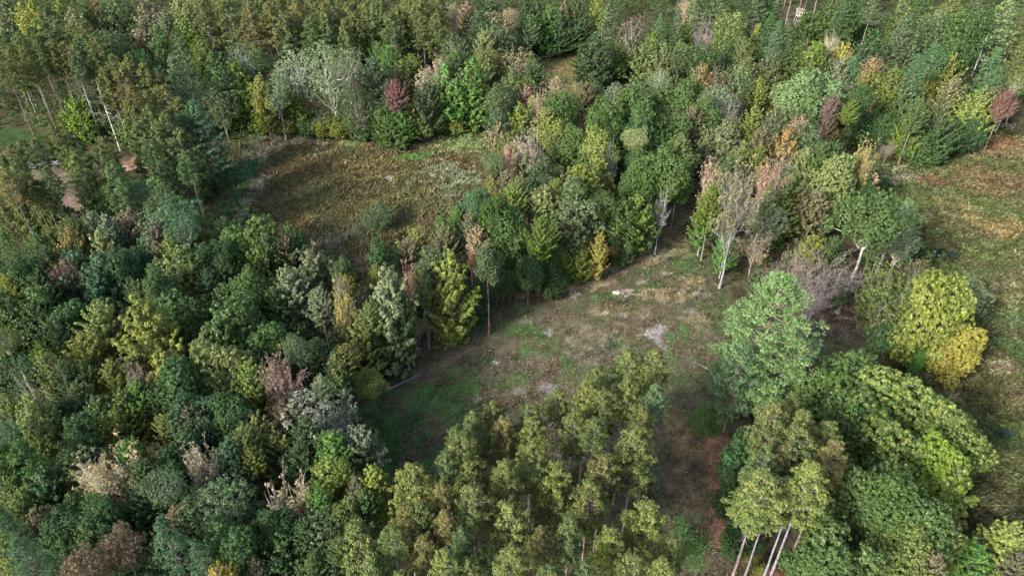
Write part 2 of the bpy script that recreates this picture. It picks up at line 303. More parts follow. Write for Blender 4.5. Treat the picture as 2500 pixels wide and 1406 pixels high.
# ------------------------------------------------------------------ foliage builders
class Leaves:
    def __init__(s, k): s.k = k; s.V = []; s.a = {'v': [], 't': [], 'l': []}
    def mesh(s, name, mat):
        V = np.concatenate(s.V); n = len(V)
        at_ = {k: np.repeat(np.concatenate(v), s.k) for k, v in s.a.items()}
        return mesh_from(name, V.reshape(-1, 3), np.arange(n * s.k).reshape(n, s.k), mat, at_)
def leafy(L, rs, C, O, rc, cnt, size, t, flat=.8, droop=0.0):
    """leaf rhombi round cluster centres C facing mostly outwards O"""
    n = len(C); idx = np.repeat(np.arange(n), cnt); m = len(idx)
    d = unit(rs.normal(size=(m, 3)) + O[idx] * .9); p = C[idx] + d * (rc[idx] * rs.uniform(.45, 1.05, m))[:, None] * np.array([1, 1, flat])
    nn = unit(d * .8 + O[idx] * .35 + rs.normal(size=(m, 3)) * .55 + np.array([0, 0, .25]))
    a = unit(np.cross(nn, rs.normal(size=(m, 3)))); b = np.cross(nn, a)
    s = (size * rs.uniform(.6, 1.35, m))[:, None]
    L.V.append(np.stack([p - a * s, p - b * s * .62, p + a * s + np.array([0, 0, -droop]) * s, p + b * s * .62], 1))
    cv = rs.rand(n); L.a['v'].append(np.clip(cv[idx] * .7 + rs.rand(m) * .3, 0, 1)); L.a['t'].append(t[idx]); L.a['l'].append(rs.rand(m))
def tufty(L, rs, C, O, rc, cnt, width, t, up=.35):
    """needle tufts: thin triangles that spray outwards from C about direction O"""
    n = len(C); idx = np.repeat(np.arange(n), cnt); m = len(idx)
    d = unit(rs.normal(size=(m, 3)) * .62 + O[idx] * .75 + np.array([0, 0, up]))
    ln = (rc[idx] * rs.uniform(.7, 1.1, m))[:, None]; a = unit(np.cross(d, rs.normal(size=(m, 3))))
    q = C[idx] + rs.normal(size=(m, 3)) * .05
    L.V.append(np.stack([q + d * ln * .15, q + d * ln * .75 + a * width, q + d * ln, q + d * ln * .75 - a * width], 1))
    cv = rs.rand(n); L.a['v'].append(np.clip(cv[idx] * .7 + rs.rand(m) * .3, 0, 1)); L.a['t'].append(t[idx]); L.a['l'].append(rs.rand(m))
def fib(n, rs):
    i = np.arange(n) + .5; ph = np.arccos(1 - 2 * i / n); th = math.pi * (1 + 5 ** .5) * i + rs.uniform(0, 6.28)
    return np.stack([np.cos(th) * np.sin(ph), np.sin(th) * np.sin(ph), np.cos(ph)], 1)
def bend(p0, p1, n, rs, wob=.06, sag=0.0):
    t = np.linspace(0, 1, n)[:, None]; p = p0 * (1 - t) + p1 * t; L = np.linalg.norm(p1 - p0)
    w_ = np.cumsum(rs.normal(size=(n, 3)), 0) * wob * L / n; w_ -= t * w_[-1]
    p = p + w_; p[:, 2] += sag * L * (4 * t[:, 0] * (1 - t[:, 0])); return p
def trunk_only(T, H, r0, rs, top=1.0, wob=.012, sides=7):
    z = np.linspace(0, H * top, 9); x = np.cumsum(rs.normal(0, wob * H / 3, 9)) * (z > 0); y = np.cumsum(rs.normal(0, wob * H / 3, 9)) * (z > 0)
    x -= z / (H * top) * x[-1]; y -= z / (H * top) * y[-1]
    T.add(np.stack([x, y, z], 1), np.concatenate([[r0 * 1.45], r0 * (1 - .85 * (z[1:] / (H * top)) ** 1.1)]), sides)
def oak(seed, H, Rr, cb, fine, dens=1.0, lumps=None, leaf=.17, oval=1.0, gaps=.0, clus=.36, wob=.012, thick=1.0):
    """rounded broadleaf crown built of billowing lumps of leaf clusters; returns trunk, branch and crown meshes"""
    rs = np.random.RandomState(seed); rz = H * (1 - cb) / 2; c0 = np.array([0, 0, H * cb + rz])
    K = lumps or int(26 + Rr * 5); D = fib(K, rs); D = D[D[:, 2] > -.75]; D = unit(D + rs.normal(size=D.shape) * .30)
    E = np.array([Rr, Rr, rz]); lr = rs.uniform(.20, .42, len(D)) * (Rr ** .5) * (min(Rr, rz) ** .5)
    f = rs.uniform(.42, 1.06, len(D)); LC = c0 + D * (E - lr[:, None] * .8) * f[:, None]
    keep = rs.rand(len(LC)) > gaps; LC, lr, D = LC[keep], lr[keep], D[keep]
    L = Leaves(4); cr = clus / fine ** .5; lumpy = rs.uniform(.8, 1.25, len(LC)); LC = LC + rs.normal(size=LC.shape) * .12 * E; CC, OO, TT = [], [], []
    for i in range(len(LC)):
        n = max(8, int(4.6 * dens * lumpy[i] * lr[i] ** 2 / cr ** 2)); d = fib(n, rs); d = d[(d @ D[i] > -.35) | (d[:, 2] > .1)]; d = unit(d + rs.normal(size=d.shape) * .25)
        p = LC[i] + d * lr[i] * rs.uniform(.55, 1.3, len(d))[:, None]
        q = np.linalg.norm(p[:, None] - LC[None], axis=2) / lr[None]; q[:, i] = 9
        kk = q.min(1) > rs.uniform(.5, .95, len(p)); p, d = p[kk], d[kk]; CC.append(p); OO.append(d)
    CC = np.vstack(CC); OO = np.vstack(OO)
    tt = np.clip(.55 * (CC[:, 2] - H * cb) / (H * (1 - cb)) + .45 * np.linalg.norm((CC - c0) / E, axis=1) + rs.normal(0, .08, len(CC)), 0, 1)
    cnt = max(5, int(17 * fine)); leafy(L, rs, CC, OO, np.full(len(CC), cr * 1.05), cnt, leaf / fine ** .5, tt)
    T = Tubes(); trunk_only(T, H, (.012 * H + Rr * .012) * thick, rs, .8, wob=wob)
    Bt = Tubes(); fork = np.array([0, 0, H * .5])
    for i in range(0, len(LC), 1 if len(LC) < 40 else 2):
        s0 = np.array([0, 0, H * rs.uniform(.28, .6)]); e = LC[i] + D[i] * lr[i] * .5
        Bt.add(bend(s0, e, 6, rs, .25, .05), np.linspace(.10, .02, 6) * Rr / 3.5 * thick, 4)
    return T, Bt, L
def maple(seed, H, Rr, cb, fine, dens=1.0, leaf=.17, top=3.4, spike=1.15):
    """upswept broadleaf crown of pointed leafy plumes"""
    rs = np.random.RandomState(seed); L = Leaves(4); T = Tubes(); Bt = Tubes()
    z0 = H * cb; zl = H - z0; nb = int(105 * dens * (.55 + Rr / 7)); CC, OO, RC, TT = [], [], [], []
    for i in range(nb):
        u = ((i + .5) / nb) ** .8; az = i * 2.39996 + rs.normal(0, .25)
        prof = (math.sin(math.pi * min(1, .12 + .88 * (1 - u) ** .85)) ** .62) if u > .0 else 0
        prof = max(.08, (1 - u ** top) ** .62 * (.60 + .40 * min(1, u / .38)))
        r = Rr * prof * rs.choice([rs.uniform(.5, .85), rs.uniform(.85, 1.22)]); ze = z0 + zl * u * .95 + rs.normal(0, .035 * H)
        el = R_(18 + 44 * u + rs.normal(0, 6)); zs = max(z0 * .7, ze - r * math.tan(el) - .3); dr = np.array([math.cos(az), math.sin(az), 0])
        p0 = np.array([0, 0, zs]); p1 = dr * r + np.array([0, 0, ze]); path = bend(p0, p1, 8, rs, .12, -.06)
        Bt.add(path, np.linspace(.07, .012, 8) * (1 + Rr / 5), 3)
        m = max(4, int((r + .8) * 3.0 * fine ** .5)); s = np.linspace(.35, 1.0, m); P = np.stack([np.interp(s * 7, np.arange(8), path[:, k]) for k in range(3)], 1)
        w_ = (.16 + .40 * (1 - s)) * spike; side = unit(np.cross(dr, [0, 0, 1])); P = P + side * (rs.normal(size=m) * w_ * .9)[:, None] + np.array([0, 0, 1]) * (rs.normal(size=m) * .12)[:, None]
        CC.append(P); o = unit(path[-1] - path[-3]); OO.append(np.tile(unit(o * .8 + np.array([0, 0, .5]) + dr * .3), (m, 1))); RC.append(.24 + .24 * (1 - s)); TT.append(np.clip(.25 * s + .75 * u + rs.normal(0, .08, m), 0, 1))
    CC = np.vstack(CC); OO = np.vstack(OO); RC = np.concatenate(RC); TT = np.concatenate(TT)
    leafy(L, rs, CC, OO, RC * .95, max(4, int(14 * fine)), leaf / fine ** .5, TT, flat=.9)
    trunk_only(T, H, .012 * H + .02, rs, .9)
    return T, Bt, L
def red_pine(seed, H, Rr, cb, fine, dead=14, flat=0):
    rs = np.random.RandomState(seed); L = Leaves(4); T = Tubes(); Bt = Tubes(); z0 = H * cb; zl = H - z0
    CC, OO, TT = [], [], []; z = z0; i = 0
    while z < H - .2:
        u = (z - z0) / zl; prof = (1 - u ** 2.0) ** .75 * min(1, .62 + u * 1.8)
        for k in range(5 if u < .85 else 4):
            if rs.rand() < .12: continue
            az = i * 1.26 + k * 1.2566 + rs.normal(0, .25); r = max(.35, Rr * prof * rs.uniform(.65, 1.12)); el = R_(-5 + 45 * u + rs.normal(0, 8))
            dr = np.array([math.cos(az), math.sin(az), 0]); p0 = np.array([0, 0, z]); p1 = dr * r + np.array([0, 0, z + r * math.tan(el) * .6 + .15])
            path = bend(p0, p1, 6, rs, .12, -.06); Bt.add(path, np.linspace(.05, .015, 6) * (1 + Rr / 6), 3)
            m = max(4, int(r * 3.1)); s = np.linspace(.45, 1.0, m); P = np.stack([np.interp(s * 5, np.arange(6), path[:, j]) for j in range(3)], 1)
            side = np.array([-dr[1], dr[0], 0]); sp_ = rs.uniform(-1, 1, m) * (.85 * (1.1 - s) * r * .55 + .12)
            P = P + side * sp_[:, None] + np.array([0, 0, 1]) * rs.uniform(-.05, .3, m)[:, None]; P[-1] = p1
            CC.append(P); OO.append(unit(dr * .55 + side * (sp_ * .3)[:, None] + np.array([0, 0, .75]))); TT.append(np.clip(.4 * s + .5 * u + rs.normal(0, .12, m), 0, 1))
        z += .52 + rs.normal(0, .06); i += 1
    for k in range(5): CC.append(np.array([[rs.normal(0, .18), rs.normal(0, .18), H - k * .15]])); OO.append(np.array([[0, 0, 1.]])); TT.append(np.array([.8]))
    CC, OO, TT = np.vstack(CC), np.vstack(OO), np.concatenate(TT)
    leafy(L, rs, CC, OO, rs.uniform(.28, .46, len(CC)), max(6, int(19 * fine)), .125 / fine ** .5, TT, flat=1.0)
    tufty(L, rs, CC, OO, rs.uniform(.36, .56, len(CC)), max(3, int(6 * fine)), .04 / fine ** .5, TT)
    trunk_only(T, H, .0095 * H, rs, .97, wob=.006)
    for k in range(dead):
        zz = rs.uniform(.3 * H, z0 + .1 * zl); az = rs.uniform(0, 6.28); r = rs.uniform(.6, 1.9)
        Bt.add(bend(np.array([0, 0, zz]), np.array([math.cos(az) * r, math.sin(az) * r, zz + rs.uniform(-.3, .35)]), 4, rs, .2), np.linspace(.035, .01, 4), 3)
    return T, Bt, L
def white_pine(seed, H, Rr, cb, fine, cone=.0, nb=60, tiers=0):
    """soft layered plumes on long level limbs"""
    rs = np.random.RandomState(seed); L = Leaves(4); T = Tubes(); Bt = Tubes(); z0 = H * cb; zl = H - z0; CC, OO, TT = [], [], []
    for i in range(nb):
        u = (i + .5) / nb; az = i * 2.39996 + rs.normal(0, .3); z = z0 + zl * (u if not tiers else (math.floor(u * tiers) + .5 + rs.normal(0, .10)) / tiers) * .97
        prof = (1 - u) * cone + (1 - cone) * (1 - u ** 1.7) ** .8 * min(1, .7 + u)
        r = max(.4, Rr * prof * rs.uniform(.62, 1.12)); dr = np.array([math.cos(az), math.sin(az), 0]); side = np.array([-dr[1], dr[0], 0])
        p0 = np.array([0, 0, z - r * .12]); p1 = dr * r + np.array([0, 0, z + r * (.10 + .35 * u) + rs.normal(0, .2)]); path = bend(p0, p1, 8, rs, .1, -.10)
        Bt.add(path, np.linspace(.10, .015, 8) * (.4 + Rr / 8), 4)
        nk = max(3, int(r * 1.5))
        for k in range(nk):
            s = .3 + .7 * (k + .5) / nk + rs.normal(0, .03); s = min(1, s); q = np.array([np.interp(s * 7, np.arange(8), path[:, j]) for j in range(3)])
            lw = (.30 * r * (1.15 - s) + .38) * rs.uniform(.6, 1.25); m = max(4, int(lw * 5.2)); off = rs.uniform(-1, 1, m)
            P = q + side * (off * lw)[:, None] + dr * (np.abs(off) * lw * .55 + rs.uniform(-.15, .35, m))[:, None] + np.array([0, 0, 1]) * (.10 - .18 * off ** 2 * lw + rs.normal(0, .12, m))[:, None]
            CC.append(P); OO.append(unit(dr * .55 + side * (off * .6)[:, None] + np.array([0, 0, .65]))); TT.append(np.clip(.3 * s + .6 * u + rs.normal(0, .1, m), 0, 1))
    for k in range(8): CC.append(np.array([[rs.normal(0, .15), rs.normal(0, .15), H - k * .16]])); OO.append(np.array([[0, 0, 1.]])); TT.append(np.array([.9]))
    CC, OO, TT = np.vstack(CC), np.vstack(OO), np.concatenate(TT)
    leafy(L, rs, CC, OO, rs.uniform(.22, .40, len(CC)), max(3, int(7 * fine)), .13 / fine ** .5, TT, flat=.5)
    tufty(L, rs, CC, OO, rs.uniform(.36, .6, len(CC)), max(3, int(6 * fine)), .045 / fine ** .5, TT, up=.2)
    trunk_only(T, H, .011 * H, rs, .97, wob=.008)
    return T, Bt, L
def bare(seed, H, Rr, cb, fine, leaves=0.0, dense=1.0, spread=.9, thick=1.0):
    """fan of fine grey twigs, optionally with a thin coat of dead leaves"""
    rs = np.random.RandomState(seed); T = Tubes(); Bt = Tubes(); tips = []
    trunk_only(T, H, .011 * H, rs, .5, sides=6)
    def grow(p, d, ln, r, lev):
        e = p + d * ln; path = bend(p, e, 4, rs, .28); Bt.add(path, np.linspace(r, r * .6, 4), 4 if lev < 1 else 3)
        if lev >= 3: tips.append((e, d)); return
        for k in range(int((4 if lev else 5) * dense + rs.rand())):
            nd = unit(d + rs.normal(size=3) * (.50 if lev else .42) * spread + np.array([0, 0, .12])); q = path[1 + k % 3]
            grow(q, nd, ln * rs.uniform(.5, .72), r * .55, lev + 1)
    n0 = 9
    for i in range(n0):
        az = i * 2.4; t = rs.uniform(.15, 1); hz = H * (cb + rs.uniform(0, .22)); el = R_(38 + 45 * (1 - t)); d = np.array([math.cos(az) * math.cos(el), math.sin(az) * math.cos(el), math.sin(el)])
        grow(np.array([0, 0, hz]), d, (H - hz) * .50 * (1 if t < .6 else .85), .055 * thick, 0)
    L = None; V, _ = Bt.arrays(); sx = Rr / np.percentile(np.hypot(V[:, 0], V[:, 1]), 97); sz = H / np.percentile(V[:, 2], 99.5)
    for a in Bt.V: a[:, 0] *= sx; a[:, 1] *= sx; a[:, 2] = a[:, 2] * sz
    if leaves:
        L = Leaves(4); P = np.array([t[0] for t in tips]) * np.array([sx, sx, sz]); O = np.array([t[1] for t in tips]); P = np.vstack([P, P - O * .3]); O = np.vstack([O, O])
        k = rs.rand(len(P)) < leaves; P, O = P[k], O[k]
        leafy(L, rs, P, O, np.full(len(P), .25), 6, .10, np.clip(P[:, 2] / H + rs.normal(0, .1, len(P)), 0, 1))
    return T, Bt, L
def snag(seed, H, Rr, cb, fine, nb=30, thick=1.0):
    rs = np.random.RandomState(seed); T = Tubes(); Bt = Tubes(); trunk_only(T, H, .011 * H * thick, rs, 1.0, wob=.008)
    for i in range(nb):
        u = (i + .5) / nb; z = H * (cb + (1 - cb) * u * .95); az = rs.uniform(0, 6.28); r = Rr * (1.05 - u) * rs.uniform(.5, 1.1); dr = np.array([math.cos(az), math.sin(az), 0])
        p1 = dr * r + np.array([0, 0, z + r * rs.uniform(-.1, .25)]); pa = bend(np.array([0, 0, z]), p1, 5, rs, .2, -.08); Bt.add(pa, np.linspace(.045, .012, 5) * thick, 3)
        for k in (2, 3):
            e = pa[k] + unit(dr + rs.normal(size=3) * .7) * r * .3; Bt.add(bend(pa[k], e, 3, rs, .2), np.linspace(.02, .008, 3) * thick, 3)
    return T, Bt, None

# ------------------------------------------------------------------ one mesh set per kind, shape class and detail level, shared by its copies
KIND = {  # kind: (object name, everyday word, category, height, crown bottom, shape classes R/H, bark colour)
    'O': ('oak_tree', 'round-crowned broadleaf tree', 'tree', 16, .22, (.2, .3, .42), (.16, .13, .11)),
    'M': ('maple_tree', 'upswept leafy tree', 'tree', 15, .16, (.15, .23, .34), (.20, .17, .14)),
    'A': ('aspen_tree', 'thin-leaved pale-stemmed tree', 'tree', 17, .34, (.15, .24, .34), (.47, .46, .43)),
    'R': ('red_pine', 'pine', 'pine tree', 20, .52, (.09, .13, .18), (.21, .185, .16)),
    'W': ('white_pine', 'soft-needled pine', 'pine tree', 19, .16, (.14, .22, .3), (.16, .14, .12)),
    'P': ('young_conifer', 'young conifer', 'conifer', 11, .08, (.16, .24, .34), (.16, .13, .11)),
    'B': ('bare_tree', 'leafless twiggy tree', 'tree', 13, .2, (.2, .3, .42), (.30, .28, .27)),
    'D': ('dying_tree', 'half-bare tree with dead leaves', 'tree', 13, .2, (.2, .3, .42), (.38, .34, .31)),
    'S': ('dead_tree', 'dead standing trunk', 'dead tree', 14, .45, (.07, .14, .2), (.46, .43, .39)),
    'U': ('shrub', 'bushy shrub', 'shrub', 4, .02, (.4, .6, .85), (.2, .17, .14)),
    'Q': ('oak_tree', 'spreading oak', 'tree', 15, .45, (.3, .42, .6), (.34, .32, .28)),
    'T': ('tall_pine', 'tall old pine', 'pine tree', 27, .62, (.1, .14, .2), (.22, .19, .17)),
}
CACHE = {}
def proto(kind, cls, fine, var):
    key = (kind, cls, fine, var)
    if key in CACHE: return CACHE[key]
    nm, wd, cat, H, cb, ratios, bk = KIND[kind]; Rr = H * ratios[cls]; sd_ = hash((ord(kind), cls, var)) % 99991 + 7
    fa = {-1: .28, 0: .5, 1: 1.0, 2: 1.6}[fine]
    mat = LEAF
    if kind == 'O': g = oak(sd_, H, Rr, cb, fa, gaps=.12 if fine < 2 else .18, lumps=int(28 + Rr * 6))
    elif kind == 'U': g = oak(sd_, H, Rr, cb, fa, lumps=16, leaf=.12, clus=.26)
    elif kind == 'M': g = maple(sd_, H, Rr, cb, fa)
    elif kind == 'A': g = oak(sd_, H, Rr, cb, fa, dens=.5, leaf=.13, gaps=.12, lumps=int(26 + Rr * 4), clus=.36)
    elif kind == 'R': g = red_pine(sd_, H, Rr, cb, fa); mat = NEEDLE
    elif kind == 'T': g = white_pine(sd_, H, Rr, cb, fa, 0, 30); mat = NEEDLE
    elif kind == 'W': g = white_pine(sd_, H, Rr, cb, fa, .35 if fine < 2 else .15, int(42 + Rr * 6) if fine < 2 else 96, 0 if fine < 2 else 12); mat = NEEDLE
    elif kind == 'P': g = white_pine(sd_, H, Rr, cb, fa, .8, int(45 + Rr * 6)); mat = NEEDLE
    elif kind == 'B': g = bare(sd_, H, Rr, cb, fa, thick=1.4)
    elif kind == 'D': g = bare(sd_, H, Rr, cb, fa, leaves=.6, thick=1.5)
    elif kind == 'Q': g = oak(sd_, H, Rr, cb, fa, wob=.06, thick=1.35, gaps=.25, lumps=40, dens=.8)
    elif kind == 'S': g = snag(sd_, H, Rr, cb, fa)
    bm_ = BIRCH if kind == 'A' else BARK; T, Bt, L = g; Bt.spine()
    res = (T.mesh('trunk', bm_), Bt.mesh('branches', bm_), L.mesh('crown', mat) if L else None)
    CACHE[key] = res; return res
COLS = {'dg': ((0.046, 0.098, 0.032), 'dark green'), 'gg': ((0.085, 0.128, 0.056), 'grey-green'), 'g': ((0.068, 0.122, 0.034), 'green'), 'gb': ((0.0845, 0.1885, 0.0364), 'bright green'),
    'yg': ((0.126, 0.198, 0.03), 'yellow-green'), 'yb': ((0.165, 0.208, 0.04), 'bright lime'), 'yp': ((0.209, 0.2565, 0.095), 'pale lime'), 'yy': ((0.25, 0.29, 0.055), 'glowing yellow-green'), 'pg': ((0.154, 0.198, 0.1045), 'pale grey-green'),
    'mt': ((0.135, 0.215, 0.088), 'minty green'), 'bg': ((0.0676, 0.1365, 0.0585), 'blue-green'), 'bd': ((0.05, 0.108, 0.05), 'dark blue-green'), 'ol': ((0.1148, 0.154, 0.0448), 'olive'), 'rp': ((0.084, 0.115, 0.033), 'olive-green'),
    'rt': ((0.115, 0.115, 0.038), 'tan-tinged olive'), 'rg': ((0.062, 0.105, 0.034), 'mid green'), 'ry': ((0.11, 0.14, 0.036), 'yellowish'), 'rd': ((.17,.065,.06), 'red'), 'or': ((.28,.18,.075), 'orange'), 'pk': ((0.34, 0.22, 0.15), 'salmon-pink'),
    'tn': ((0.3, 0.25, 0.15), 'tan'), 'br': ((0.12, 0.085, 0.05), 'brown'), 'gd': ((.32,.28,.06), 'golden'), 'pb': ((0.185, 0.14, 0.112), 'purplish brown'), 'sv': ((.165,.185,.125), 'silvery'), 'gy': ((0.25, 0.252, 0.245), 'grey'),
    'wh': ((0.58, 0.56, 0.51), 'white'), 'pu': ((.27, .235, .25), 'purple-grey'), 'ot': ((0.144, 0.144, 0.072), 'dull olive-tan'), 'yo': ((0.15, 0.18, 0.036), 'yellow-olive'), 'mg': ((0.072, 0.14, 0.062), 'sea green'), 'lt': ((0.184, 0.23, 0.0575), 'light green')}
